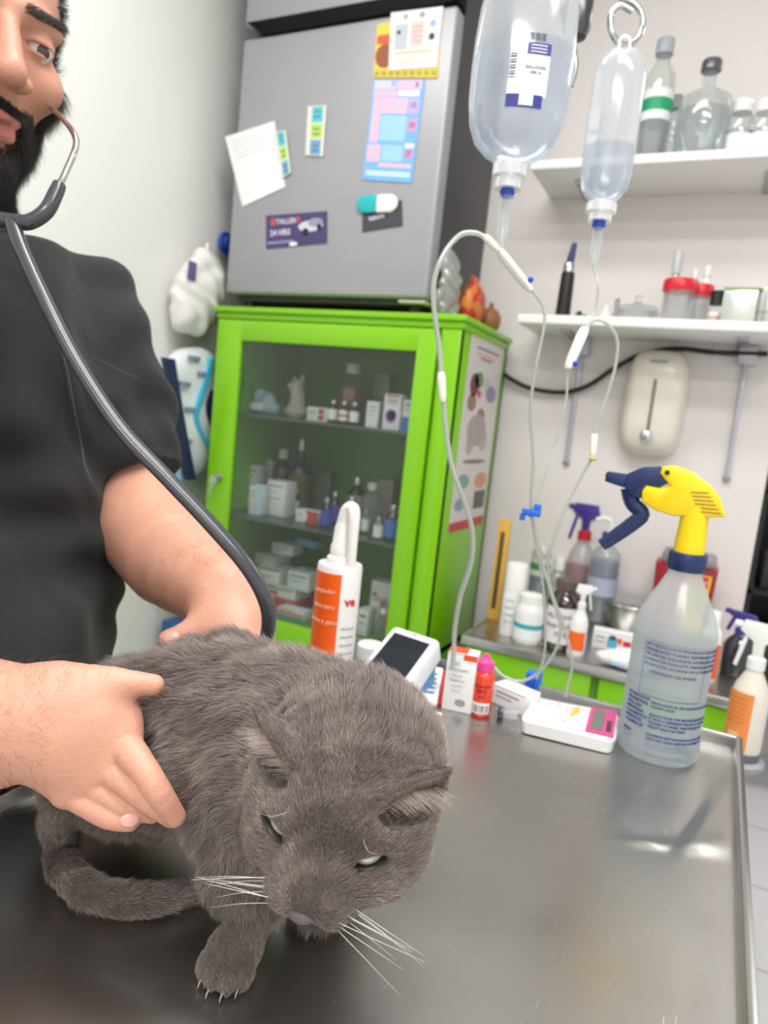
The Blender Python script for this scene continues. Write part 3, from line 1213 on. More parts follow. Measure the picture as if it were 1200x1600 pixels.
# thumb lying along the flank
S.chain([D(105, 1088, .412), D(160, 1070, .413), D(200, 1068, .414), D(240, 1070, .418)], [.0180, .0110, .0080, .0062], k=.008)
fingers = [
    ([kn[0], D(222, 1198, .395), D(248, 1238, .392), D(274, 1276, .400)], [.0105, .0080, .0074, .0060]),
    ([kn[1], D(200, 1224, .399), D(236, 1252, .397), D(268, 1276, .404)], [.0105, .0078, .0072, .0062]),
    ([kn[2], D(172, 1244, .402), D(206, 1262, .402), D(238, 1270, .408)], [.0103, .0076, .0070, .0060]),
    ([kn[3], D(142, 1258, .402), D(172, 1276, .400), D(202, 1282, .401)], [.0098, .0078, .0070, .0062])]
for pts, rs in fingers:
    S.chain(pts, rs, k=.0012)
# legs inside the trousers, feet on the floor
for sy in (-1, 1):
    S.chain([np.array([-.72, .46 + sy * .09, .82]), np.array([-.73, .46 + sy * .11, .47]), np.array([-.76, .46 + sy * .12, .09])], [.075, .055, .036], k=.02, sub=1)
    S.ell(np.array([-.71, .46 + sy * .12, .05]), (.12, .042, .045), k=.02)
hb_ = K(0, .02, -.01)
hn_ = D(150, 1170, .41)
mV, mQ = S.tiles(0.003, [(hb_ - .13, hb_ + .13, .0015), (hn_ - np.array([.085, .075, .075]), hn_ + np.array([.085, .075, .075]), .0011)], smooth=2, clipz=.003)
mN = vnormals(mV, mQ)
SKIN = mat('skin', (213, 157, 135), .46, sss=.12, noise=.13, nscale=45, bump=.22, bscale=420)
SKINF = mat('skin_face', (204, 148, 126), .42, sss=.12, noise=.07, nscale=60, bump=.15, bscale=500)
LIP = mat('lips', (178, 112, 104), .45)
cc = mV[mQ].mean(1)
lc = (cc - MO) @ np.stack([MS, MF, MU], 1)
mi = np.zeros(len(mQ), int)
mi[np.linalg.norm(lc, axis=1) < .15] = 1
mi[(np.abs(lc[:, 0]) < .024 - .0) & (lc[:, 1] > .088) & (((lc[:, 2] + .0555) / .0115) ** 2 + (lc[:, 0] / .024) ** 2 < 1)] = 2
np_mesh('body', mV - MB_, mQ, [SKIN, SKINF, LIP], man, mi)
# eyes
for sg in (-1, 1):
    e = K(sg * .031, .0742, .019) - MB_
    M = Matrix((tuple(MS) + (0,), tuple(MU) + (0,), tuple(nrm(MF + MS * .30 - MU * .18)) + (0,), (0, 0, 0, 1))).transposed()
    M.translation = Vector(tuple(e))
    b = B()
    b.sph((0, 0, 0), .0138, mat('eye_white', (214, 206, 200), .15, coat=.8), 32, 24, M=M)
    eo = b.build('eye', man)
    B().sph((0, 0, .0086), (.0082, .0082, .0056), mat('eye_iris_brown', (48, 30, 22), .1, coat=1), 20, 14, M=M).build('iris', eo)
# finger nails
NAIL = mat('nail', (232, 176, 164), .25, coat=.4)
for (p_, nn_, dr, r_) in ((D(203, 1281.5, .3950), -FWD * .9 + RGT * .4, RGT * .95 - UPV * .1, .0050), (D(268, 997, .5525), -FWD + UPV * .3, -RGT - UPV * .2, .0062)):
    n_ = nrm(nn_)
    d_ = nrm(dr - n_ * (dr @ n_))
    s_ = np.cross(n_, d_)
    M = Matrix((tuple(d_) + (0,), tuple(s_) + (0,), tuple(n_) + (0,), (0, 0, 0, 1))).transposed()
    M.translation = Vector(tuple(p_ - MB_))
    B().sph((0, 0, 0), (r_ * 1.1, r_ * .85, .0016), NAIL, 16, 8, M=M).build('fingernail', man)

# ---- scrub top
BLK = mat('scrub_cloth', (21, 22, 26), .85, bump=.25, bscale=900, sheen=.06)
G = SDF()
G.ell(CH + np.array([.0, -.045, .0]), (.118, .170, .17), k=.05)
G.ell(np.array([-.655, .415, .98]), (.130, .172, .17), k=.06)
G.ell(np.array([-.665, .41, .84]), (.135, .175, .12), k=.05)
G.ell(np.array([-.635, .36, .93]), (.20, .15, .15), k=.03)
G.cap(CH + np.array([-.02, -.12, .10]), CH + np.array([-.02, .06, .10]), .062, .062, k=.04)
G.cap(CH + np.array([-.01, 0, .10]), K(0, -.03, -.09), .085, .074, k=.03)
shr = D(112, 508, .80)
cf = D(196, 775, .775)
elr2 = shR * .35 + elR * .65
cd_ = nrm(cf - shr)
cr_ = nrm(elr2 - shR)
G.chain([shr, shr * .5 + cf * .5 + RGT * .006, cf], [.084, .072, .064], k=.03).cut(cf - cd_ * .018, cd_)
G.chain([shR, elr2], [.075, .070], k=.03, sub=1).cut(elr2, cr_)


def cloth_clip(X, Y, Z):
    P = np.stack([X, Y, Z], -1)
    d3 = .80 - Z
    # neck opening
    nq = K(0, -.01, -.150)
    d4 = (P - nq) @ nrm(MU * .7 + np.array([0, 0, .6]) + MF * .1)
    d5 = np.minimum(X + .464, .904 - Z)          # the cloth lies on the table edge
    return np.maximum(np.maximum(d3, d4), d5)


gV, gQ = G.mesh(0.0045, smooth=1, clipfn=cloth_clip)
gN = vnormals(gV, gQ)
ph = gV @ nrm([.3, .5, -.8])
arm_w = np.exp(-(np.linalg.norm(gV - (shr * .3 + cf * .7), axis=1) / .10) ** 2)
fo = .0036 * np.sin(70 * ph + 4 * np.sin(16 * gV[:, 2] + 11 * gV[:, 1])) + arm_w * .0055 * np.sin(120 * (gV @ nrm([.1, .35, 1.0])) + 3 * np.sin(40 * gV[:, 1]))
fo += .0034 * np.sin(48 * gV[:, 1] + 5 * np.sin(11 * gV[:, 2]))
gV = gV + gN * fo[:, None]
top = np_mesh('scrub_top', gV - MB_, gQ, BLK, man)


def onto(p, n=None, push=.003):
    """nearest point of the cloth along the sight of the pocket seam"""
    d = nrm(p - CAM)
    t = (gV - CAM) @ d
    off = np.linalg.norm((gV - CAM) - t[:, None] * d[None], axis=1)
    k = np.where(off < .007)[0]
    if len(k) == 0:
        k = [off.argmin()]
    j = k[np.argmin(t[k])]
    return CAM + d * (t[j]) + gN[j] * push


SEAM = mat('scrub_seam', (66, 67, 72), .8)
pk = [onto(D(x, y, .6)) for x, y in ((92, 545), (103, 590), (112, 640), (122, 690), (128, 725), (138, 752))]
B().tube([p - MB_ for p in pk], .0010, SEAM, 6, 4).build('pocket_seam', top)
pk = [onto(D(x, y, .6)) for x, y in ((140, 560), (165, 572), (190, 584), (212, 592))]
B().tube([p - MB_ for p in pk], .0009, SEAM, 6, 4).build('pocket_seam', top)

# ---- trousers and shoes
G = SDF()
G.ell(np.array([-.70, .46, .80]), (.125, .17, .12), k=.04)
for sy in (-1, 1):
    G.chain([np.array([-.71, .46 + sy * .09, .78]), np.array([-.73, .46 + sy * .11, .47]), np.array([-.76, .46 + sy * .12, .10])], [.098, .080, .066], k=.03, sub=1)
tV, tQ = G.mesh(.007, 2, clipz=.09)
np_mesh('trousers', tV - MB_, tQ, BLK, man)
SHOE = mat('shoe_rubber', (30, 30, 32), .5)
for sy in (-1, 1):
    G = SDF()
    G.ell(np.array([-.71, .46 + sy * .12, .05]), (.14, .050, .052), k=.02)
    G.cap(np.array([-.77, .46 + sy * .12, .05]), np.array([-.76, .46 + sy * .12, .11]), .046, .044, k=.02)
    a, q = G.mesh(.005, 2, clipz=.002)
    np_mesh('shoe', a - MB_, q, SHOE, man)

# ---- hair, brows, beard, arm hair
rng = np.random.default_rng(11)
HAIRM = mat('dark_hair', (36, 31, 29), .45)
lv = (mV - MO) @ np.stack([MS, MF, MU], 1)
az = np.abs(lv[:, 0])


def hairpatch(name, wsel, n, ln, rad, dfun, curl, seg=4, mtl=None):
    wsel = wsel.astype(float)
    if wsel.sum() < 3:
        return
    P, N_ = scatter(mV, mQ, mN, n, rng, wsel)
    L_ = (P - MO) @ np.stack([MS, MF, MU], 1)
    d = dfun(L_)
    d = d[:, 0:1] * MS + d[:, 1:2] * MF + d[:, 2:3] * MU
    d = d - N_ * (d * N_).sum(1)[:, None] * .7
    d /= np.linalg.norm(d, axis=1)[:, None] + 1e-6
    o = strands(name, P - MB_, d, N_, rng.uniform(.7, 1.2, n) * ln, rad, mtl or HAIRM, man, seg, curl, rng=rng)
    o['kind'] = 'stuff'
    return o


head_z = np.linalg.norm(lv, axis=1) < .17
scalp = head_z & ((lv[:, 2] > .085) | ((lv[:, 1] < .035) & (lv[:, 2] > .01)) | ((az > .060) & (lv[:, 1] < .050) & (lv[:, 2] > .035)) | ((az > .052) & (lv[:, 2] > .060) & (lv[:, 1] < .062)))
hairpatch('hair', scalp, 18000, .017, .00016, lambda L: np.stack([np.sign(L[:, 0]) * .3, -.6 + 0 * L[:, 0], .1 + 0 * L[:, 0]], 1), .14)
jaw = head_z & (lv[:, 2] < -.066 + .35 * np.clip(az - .022, 0, 1)) & (lv[:, 1] > -.03) & (lv[:, 2] > -.135)
side = head_z & (az > .044) & (lv[:, 1] > -.01) & (lv[:, 1] < .060) & (lv[:, 2] < .0)
gotee = head_z & (az > .025) & (az < .040) & (lv[:, 1] > .07) & (lv[:, 2] < -.035) & (lv[:, 2] > -.09)
bw = (jaw | side | gotee)
bw &= ~((lv[:, 2] > -.072) & (az < .026) & (lv[:, 1] > .085))
hairpatch('beard', bw, 30000, .022, .00013, lambda L: np.stack([np.sign(L[:, 0]) * .15, .10 + 0 * L[:, 0], -1 + 0 * L[:, 0]], 1), .30)
must = head_z & (lv[:, 1] > .080) & (lv[:, 2] < -.031 - .25 * az) & (lv[:, 2] > -.0415 - .25 * az) & (az < .034)
hairpatch('moustache', must, 3600, .0075, .00012, lambda L: np.stack([L[:, 0] * 40, .1 + 0 * L[:, 0], -1 + 0 * L[:, 0]], 1), .25)
for sg in (-1, 1):
    br = head_z & (np.abs(lv[:, 2] - (.0425 + .10 * np.clip(.03 - az, -.02, .02) * -1)) < .0034) & (lv[:, 0] * sg > .010) & (lv[:, 0] * sg < .052) & (lv[:, 1] > .05)
    hairpatch('eyebrow', br, 800, .0085, .00013, lambda L, sg=sg: np.stack([sg + 0 * L[:, 0], 0 * L[:, 0], .25 + 0 * L[:, 0]], 1), .18)


def armhair(name, a, b_, r, n, ln):
    ab = b_ - a
    t = ((mV - a) @ ab) / (ab @ ab)
    d = np.linalg.norm(mV - a - np.clip(t, 0, 1)[:, None] * ab, axis=1)
    sel = ((t > 0) & (t < 1) & (d < r) & (mN @ FWD < .3)).astype(float)
    P, N_ = scatter(mV, mQ, mN, n, rng, sel)
    dd = np.tile(nrm(ab * .6 + rng.normal(size=3) * .01), (n, 1)) + rng.normal(size=(n, 3)) * .55
    dd -= N_ * (dd * N_).sum(1)[:, None]
    dd /= np.linalg.norm(dd, axis=1)[:, None]
    o = strands(name, P - MB_, dd, N_, rng.uniform(.6, 1.2, n) * ln, .000055, mat('arm_hair', (92, 60, 48), .5), man, 4, .25, rng=rng)
    o['kind'] = 'stuff'


armhair('arm_hair', wrR * 1.0 - (D(120, 1135, .415) - wrR) * .3, D(110, 1150, .415), .05, 420, .011)
armhair('arm_hair', elL * .3 + wrL * .7, D(372, 960, .6), .06, 260, .012)
armhair('arm_hair', elL * .5 + wrL * .5, wrL, .06, 260, .012)

# ================================================================== STETHOSCOPE
st = thing('stethoscope', 'grey stethoscope hanging from the bearded man and running behind the cat', 'stethoscope', D(20, 345, .56))
so = np.array(st.location)
RUB = mat('stethoscope_rubber', (58, 60, 68), .32, coat=.5)
CHR = mat('chrome', (205, 207, 210), .14, metal=1.0)
jn = D(18, 345, .56)
path = [jn, D(38, 400, .548), D(75, 480, .535), D(125, 575, .525), D(190, 672, .515), D(262, 748, .510), D(330, 820, .508), D(388, 888, .508), D(417, 945, .512), D(418, 990, .520), D(402, 1030, .535), D(372, 1070, .545)]
B().tube([p - so for p in path], .0062, RUB, 16, 8, flat=.85).build('tubing', st)
B().tube([p - so for p in (jn, D(45, 347, .560), D(72, 330, .562), D(88, 300, .567), D(93, 288, .569))], [.0058, .0062, .0062, .0058, .0052], RUB, 14, 6).build('yoke', st)
B().tube([p - so for p in (jn, D(-20, 338, .560), D(-70, 310, .562), D(-110, 280, .567))], [.0058, .0062, .0062, .0052], RUB, 14, 6).build('yoke', st)
B().tube([p - so for p in (D(88, 300, .567), D(103, 268, .572), D(117, 235, .580), D(118, 215, .59), D(105, 193, .61), D(88, 176, .64), D(80, 170, .66))], .0026, CHR, 12, 6).build('ear_tube', st)
B().tube([p - so for p in (D(-110, 280, .567), D(-150, 200, .58), D(-170, 120, .62), D(-160, 90, .68), K(-.085, .0, 0))], .0026, CHR, 12, 6).build('ear_tube', st)
cp = D(372, 1078, .545) - so
B().lathe([(0.0, -.006), (.018, -.006), (.021, 0), (.018, .007), (.006, .010), (0, .010)], CHR, 28).build('chest_piece', st, cp)

# ================================================================== helpers for the furnished part of the room
class Quad:
    """a flat sheet between four corners; at(u, v, w) gives points on it"""

    def __init__(s, tl, tr, br, bl, origin=None):
        s.c = [np.array(p, float) for p in (tl, tr, br, bl)]
        s.o = np.array(origin if origin is not None else (0, 0, 0), float)
        s.n = nrm(np.cross(s.c[3] - s.c[0], s.c[1] - s.c[0]))

    def at(s, u, v, w_=0.0):
        a, b, c, d = s.c
        return (a * (1 - u) + b * u) * (1 - v) + (d * (1 - u) + c * u) * v + s.n * w_ - s.o

    def slab(s, bb, u0, u1, v0, v1, w0, w1, mt, n=1):
        vs = [s.at(u, v, w_) for w_ in (w0, w1) for (u, v) in ((u0, v0), (u1, v0), (u1, v1), (u0, v1))]
        bb.add(vs, [[0, 1, 2, 3], [7, 6, 5, 4], [0, 4, 5, 1], [1, 5, 6, 2], [2, 6, 7, 3], [3, 7, 4, 0]], mt, False)

    def disc(s, bb, u, v, ru, rv, w0, w1, mt, n=20):
        vs = [s.at(u + ru * math.cos(2 * PI * i / n), v + rv * math.sin(2 * PI * i / n), w_) for w_ in (w0, w1) for i in range(n)]
        bb.add(vs, [list(range(n)), list(range(2 * n - 1, n - 1, -1))] + [[i, n + i, n + (i + 1) % n, (i + 1) % n] for i in range(n)], mt, False)

    def words(s, bb, body, u, v, hgt, mt, w_=.0004, align='CENTER', bold=0.0, rot=0.0):
        """hgt: letter size in metres"""
        L1 = np.linalg.norm(s.c[1] - s.c[0])
        L2 = np.linalg.norm(s.c[3] - s.c[0])
        ca, sa = math.cos(rot), math.sin(rot)
        bb.text(body, hgt, mt, lambda x, y, z: s.at(u + (x * ca - y * sa) / L1, v - (x * sa + y * ca) / L2, w_ + z), align, .0001, bold)


def M_(n, c, r=.5, **k):
    return mat(n, c, r, **k)


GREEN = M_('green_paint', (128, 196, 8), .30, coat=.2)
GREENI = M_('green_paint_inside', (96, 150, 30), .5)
WHITEP = M_('white_plastic', (236, 236, 234), .35)
BLACKP = M_('black_plastic', (22, 22, 24), .4)
PAPER = M_('paper_white', (236, 236, 238), .7)
GLASS = clear('pane_glass', body=.04, gloss=.0, rough=.03, rgb=(200, 205, 205), tint=(248, 250, 249))
CLEARG = clear('clear_glass', body=.16, gloss=.04, rough=.06, rgb=(232, 236, 234), tint=(246, 248, 248))
AMBER = clear('amber_glass', (58, 30, 18), body=.75, gloss=.08, tint=(120, 60, 30))
DARKG = clear('dark_glass', (40, 40, 36), body=.8, gloss=.08, tint=(60, 60, 50))
CLEARP = clear('clear_plastic', (232, 236, 240), body=.30, gloss=.04, rough=.15, tint=(248, 250, 250))
ALU = M_('aluminium_cap', (190, 190, 190), .3, metal=1.0)
GREY = M_('grey_plastic', (150, 152, 155), .4)
INKB = M_('ink_blue', (40, 62, 150), .5)
INKD = M_('ink_dark', (60, 60, 66), .6)
INKG = M_('ink_grey', (150, 152, 158), .6)
RED = M_('red_plastic', (200, 32, 44), .4)
ORANGE = M_('orange_print', (242, 104, 28), .4)
TEAL = M_('teal_print', (40, 170, 180), .5)
PINK = M_('pink_print', (232, 150, 180), .5)
YEL = M_('yellow_print', (240, 205, 60), .5)
BLUE = M_('blue_print', (70, 120, 205), .5)
LBLUE = M_('light_blue_print', (160, 205, 235), .5)


def cyl_place(R, z0, a0=0.0, push=.0003):
    """wrap flat lettering round an upright cylinder: x along the girth, y up"""
    return lambda x, y, z: ((R + push + z) * math.sin(a0 + x / R), -(R + push + z) * math.cos(a0 + x / R), z0 + y)


def facing(p):
    """rotation about z that turns local -Y to the camera side of the room"""
    return math.atan2(CAM[0] - p[0], p[1] - CAM[1])


def bottle(label, loc, R, H, glass, cap, lab=None, labz=(.10, .58), name='medicine_bottle', group=None, fill=None, shoulder=.64, neck=.42, capH=.16, mark=None, txt=None, catg='bottle', fillz=.5):
    t = thing(name, label, catg, loc, facing(loc), group)
    pr_ = [(0, 0), (R * .9, 0), (R, R * .12), (R, H * shoulder), (R * .93, H * (shoulder + .05)), (R * (neck + .1), H * (shoulder + .14)), (R * neck, H * (shoulder + .17)), (R * neck, H * (1 - capH * .5))]
    B().lathe(pr_, glass, 24).build('bottle_body', t)
    if fill is not None:
        B().lathe([(0, .001), (R * .88, .001), (R * .95, R * .13), (R * .95, H * fillz), (0, H * fillz)], fill, 24).build('liquid', t)
    cr = R * (neck + .12)
    B().lathe([(cr, H * (1 - capH)), (cr, H * .985), (cr * .9, H), (0, H)], cap, 20).build('cap', t)
    if lab is not None:
        b = B()
        b.lathe([(R * 1.012, H * labz[0]), (R * 1.012, H * labz[1])], lab, 24)
        zc = H * (labz[0] + labz[1]) / 2
        if mark is not None:
            b.lathe([(R * 1.02, zc - H * .05), (R * 1.02, zc + H * .05)], mark, 24)
        if txt:
            hh = H * (labz[1] - labz[0])
            for i, ln in enumerate(txt):
                b.text(ln, hh / (len(txt) + 1) * .75, INKD, cyl_place(R * 1.012, zc + hh * (.5 - (i + 1) / (len(txt) + 1))))
        b.build('paper_label', t)
    return t


def carton(label, loc, w_, d_, h_, base=None, rz=0.0, marks=(), name='carton', group=None, catg='box', lines=None, tilt=None):
    base = base or PAPER
    o = np.array(loc, float)
    t = thing(name, label, catg, loc, rz, group)
    if tilt:
        t.rotation_euler = (tilt[0], tilt[1], rz)
    b = B().box(-w_ / 2, w_ / 2, 0, d_, 0, h_, base, min(.0012, h_ * .2))
    b.box(-w_ / 2 + .001, w_ / 2 - .001, -.0002, .001, h_ - .0012, h_ - .0004, INKG)
    b.build('box_body', t)
    if marks or lines:
        q = Quad((-w_ / 2, 0, h_), (w_ / 2, 0, h_), (w_ / 2, 0, 0), (-w_ / 2, 0, 0))
        if q.n[1] > 0:
            q.n = -q.n
        b = B()
        for mk in marks:
            if mk[0] == 'd':
                q.disc(b, mk[1], mk[2], mk[3], mk[4], .0002, .0006, mk[5])
            else:
                q.slab(b, mk[1], mk[2], mk[3], mk[4], .0002, .0005, mk[5])
        for i, ln in enumerate(lines or ()):
            q.words(b, ln[0], ln[1], ln[2], ln[3], ln[4], .0007)
        b.build('printed_front', t)
    return t


# ================================================================== GREEN CABINET
CX0, CX1, CY0, CY1, CZT = -1.245, -.564, 1.50, 1.86, 1.449
cab = thing('medicine_cabinet', 'bright green cabinet with a glass door, the fridge standing on it', 'cabinet', (CX0, CY0, 0))
co = np.array([CX0, CY0, 0])
W_, Dp = CX1 - CX0, CY1 - CY0


def cb():
    return B()


b = cb()
b.box(0, .018, 0, Dp, .10, CZT - .02, GREEN, .002)
b.box(W_ - .018, W_, 0.0, Dp, .10, CZT - .02, GREEN, .002)
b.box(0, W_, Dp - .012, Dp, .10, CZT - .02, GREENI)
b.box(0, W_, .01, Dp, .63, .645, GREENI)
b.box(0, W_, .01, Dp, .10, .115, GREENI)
b.box(.018, .034, .004, .02, .10, CZT - .03, GREEN, .002)
b.box(W_ - .048, W_, -.004, .02, .10, CZT - .03, GREEN, .002)
b.box(0, W_, -.004, .02, .44, .57, GREEN, .002)
b.box(0, W_, -.004, .02, .10, .16, GREEN, .002)
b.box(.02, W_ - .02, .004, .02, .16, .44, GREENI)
b.build('cabinet_body', cab)
b = cb()
b.box(-.012, W_ + .012, -.016, Dp, CZT - .014, CZT, GREEN, .003)
b.box(-.006, W_ + .006, -.008, Dp, CZT - .030, CZT - .014, GREEN, .003)
b.build('top_board', cab)
dx0, dx1 = .010, W_ - .050
gx0, gx1, gz0, gz1 = .088, W_ - .098, .655, 1.363
b = cb()
b.box(dx0, gx0, -.020, -.005, .572, CZT - .034, GREEN, .003)
b.box(gx1, dx1, -.020, -.005, .572, CZT - .034, GREEN, .003)
b.box(gx0 - .001, gx1 + .001, -.020, -.005, gz1, CZT - .034, GREEN, .003)
b.box(gx0 - .001, gx1 + .001, -.020, -.005, .572, gz0, GREEN, .003)
door = b.build('door', cab)
B().box(gx0 - .004, gx1 + .004, -.014, -.010, gz0 - .004, gz1 + .004, GLASS).build('glass_pane', door)
b = B()
Mk = Matrix.Translation((.052, -.020, 1.003)) @ Matrix.Rotation(PI / 2, 4, 'X')
b.lathe([(0, 0), (.012, 0), (.012, .006), (.010, .009), (0, .009)], CHR, 24, M=Mk)
b.box(-.0015, .0015, -.028, -.022, -.006, .006, CHR, .0005, M=Matrix.Translation((.052, -.012, 1.003)))
b.lathe([(.0, -.002), (.011, -.002), (.011, .002), (0, .002)], CHR, 24, M=Matrix.Translation((.052, -.045, .998)) @ Matrix.Rotation(PI / 2, 4, 'X'))
b.box(-.003, .003, -.001, .001, -.042, -.008, CHR, .0005, M=Matrix.Translation((.050, -.044, .996)) @ Matrix.Rotation(.25, 4, 'Y'))
b.build('lock_and_key', door)
for (x, y) in ((.03, .03), (W_ - .03, .03), (.03, Dp - .03), (W_ - .03, Dp - .03)):
    B().lathe([(.016, 0), (.02, .10)], GREEN, 12).build('leg', cab, (x, y, 0))
SHG = clear('shelf_glass', (120, 140, 130), body=.45, gloss=.08, tint=(200, 220, 210))
Z1, Z2, Z0 = 1.178, .905, .645
for z in (Z1, Z2):
    B().box(.019, W_ - .019, .012, Dp - .014, z - .006, z, SHG).build('glass_shelf', cab)

# poster on the cabinet side (drawings of animals)
q0 = [atX(740, 524, CX1 + .001), atX(784, 542, CX1 + .001), atX(754, 818, CX1 + .001), atX(696, 834, CX1 + .001)]
Y0p, Y1p, z0p, z1p = 1.560, 1.822, .948, 1.420
pst = thing('wall_poster', 'white poster of coloured animal drawings stuck to the green cabinet side', 'poster', (CX1, 1.56, .948))
q = Quad((CX1 + .0008, Y0p, z1p), (CX1 + .0008, Y1p, z1p), (CX1 + .0008, Y1p, z0p), (CX1 + .0008, Y0p, z0p), origin=(CX1, 1.56, .948))
if q.n[0] < 0:
    q.n = -q.n
b = B()
q.slab(b, 0, 1, 0, 1, 0, .0008, M_('poster_paper', (214, 208, 206), .35))
b.build('sheet', pst)
b = B()
q.slab(b, 0, 1, .95, 1, .0008, .0012, M_('poster_red', (190, 40, 44), .4))
q.slab(b, .20, .85, .045, .060, .0008, .0012, INKG)
q.slab(b, .20, .75, .075, .085, .0008, .0012, PINK)
for (u, v, ru, rv, c) in ((.24, .24, .12, .060, (112, 60, 66)), (.36, .21, .12, .042, (110, 140, 96)), (.76, .27, .16, .045, (140, 140, 176)), (.22, .33, .12, .045, (150, 116, 96)), (.40, .28, .06, .022, (214, 60, 140)), (.60, .22, .10, .03, (196, 190, 200)),
                     (.45, .47, .28, .085, (170, 160, 160)), (.52, .40, .12, .05, (150, 118, 110)), (.30, .55, .10, .05, (172, 168, 166)), (.68, .52, .12, .06, (182, 176, 174)), (.5, .635, .34, .012, (120, 118, 118)),
                     (.24, .74, .17, .040, (120, 164, 150)), (.76, .74, .18, .045, (216, 150, 110)), (.22, .86, .14, .035, (130, 158, 168)), (.5, .10, .2, .008, (160, 150, 150))):
    q.disc(b, u, v, ru, rv, .0008, .0011 + .0001 * (ru * 10 % 3), M_('poster_%d_%d' % (c[0], c[1]), c, .5))
q.slab(b, .62, .96, .80, .90, .0008, .0012, M_('poster_grey', (96, 96, 96), .5))
b.build('animal_drawings', pst)


# ---------------- inside the cabinet
def shx(px_, py_, Y):
    return float(atY(px_, py_, Y)[0])


def on(px_, py_, Y, z):
    return np.array([shx(px_, py_, Y), Y, z])


PX = .00158          # metres per photograph pixel at the cabinet
PKL = clear('pink_liquid', (224, 70, 92), body=.92, gloss=.05, tint=(230, 120, 130))
# top shelf
t = thing('wrapped_bundle', 'pale blue wrapped bundle at the left end of the top cabinet shelf', 'package', on(410, 640, 1.62, Z1))
G = SDF()
for (a, r) in (((0, 0, .022), (.038, .03, .022)), ((-.012, .005, .05), (.022, .02, .022)), ((.018, 0, .045), (.02, .02, .018)), ((.035, 0, .02), (.02, .02, .018))):
    G.ell(a, r, k=.008)
a, qq = G.mesh(.003, 1)
np_mesh('bundle_body', a, qq, M_('pale_blue_wrap', (170, 196, 208), .6, noise=.15), t)
B().box(-.02, .02, -.032, -.029, .012, .030, PAPER, .001).build('paper_tag', t)
t = thing('framed_picture', 'small dim brownish picture leaning behind the grey figure on the top cabinet shelf', 'picture', on(428, 640, 1.78, Z1))
B().box(-.035, .035, 0, .006, 0, .135, M_('dim_frame', (150, 150, 140), .5), .002).build('frame', t)
B().sph((0, -.001, .07), (.014, .003, .028), M_('brown_print', (110, 84, 70), .6)).build('picture_motif', t)
t = thing('plush_figure', 'tall pale grey figure standing on the top shelf behind the glass', 'figurine', on(462, 648, 1.62, Z1))
G = SDF()
G.ell((0, 0, .018), (.034, .028, .018), k=.01)
G.chain([(0, 0, .02), (.002, 0, .055), (-.004, -.002, .088)], [.024, .020, .019], k=.01)
G.ell((-.012, -.012, .086), (.012, .014, .010), k=.006)
G.cap((.010, 0, .098), (.014, 0, .116), .007, .004, k=.004)
G.cap((-.014, .004, .098), (-.016, .004, .112), .006, .004, k=.004)
a, qq = G.mesh(.0022, 1)
np_mesh('figure_body', a, qq, M_('plush', (176, 172, 164), .8), t)
B().sph((-.008, -.0235, .094), .0022, BLACKP).build('eye', t)
RB = M_('print_red', (210, 50, 56), .5)
carton('long white box with two red squares lying on the top cabinet shelf', on(500, 655, 1.59, Z1), .085, .03, .037, marks=[('r', .42, .62, .12, .48, RB), ('r', .42, .62, .55, .9, RB), ('r', .05, .35, .3, .38, INKG), ('r', .05, .3, .5, .56, INKG)])
bottle('large bottle of pink liquid on the top cabinet shelf', on(547, 640, 1.72, Z1), .037, .165, CLEARG, WHITEP, None, name='pink_liquid_bottle', fill=PKL, fillz=.58, shoulder=.60)
for i, (x, c, l) in enumerate(((519, DARKG, 'leftmost of the three small dark vials before the pink bottle'), (536, AMBER, 'middle vial of the three, in front of the pink bottle'), (553, AMBER, 'rightmost of the three small dark vials before the pink bottle'))):
    bottle(l, on(x, 655, 1.57, Z1), .0125, .058, c, ALU, PAPER, (.15, .6), name='vial', group='small vials before the pink bottle', mark=(RB if i == 1 else None))
carton('narrow white carton between the vials and the purple-dot carton', on(580, 662, 1.57, Z1), .032, .03, .066, marks=[('r', .2, .8, .2, .25, INKG), ('r', .2, .8, .35, .38, BLUE), ('r', .2, .6, .5, .53, INKG)], rz=.15)
t = carton('white carton with a purple and yellow ring on the top cabinet shelf', on(610, 662, 1.56, Z1), .046, .035, .088, marks=[('d', .48, .62, .34, .19, M_('ring_purple', (140, 90, 190), .5)), ('d', .52, .60, .24, .13, YEL), ('d', .50, .64, .18, .10, PAPER), ('r', .15, .85, .04, .09, RB), ('r', .2, .8, .16, .20, INKG), ('r', .2, .8, .24, .27, INKG)])
carton('blue and white carton at the right end of the top cabinet shelf', on(637, 664, 1.56, Z1), .036, .035, .078, marks=[('r', 0, 1, .55, 1, BLUE), ('r', .15, .85, .15, .2, INKB), ('r', .15, .7, .3, .34, INKG)], rz=-.1)
carton('pale translucent packet standing behind the cartons on the top shelf', on(592, 640, 1.80, Z1), .05, .012, .15, base=M_('pale_packet', (172, 178, 168), .4))
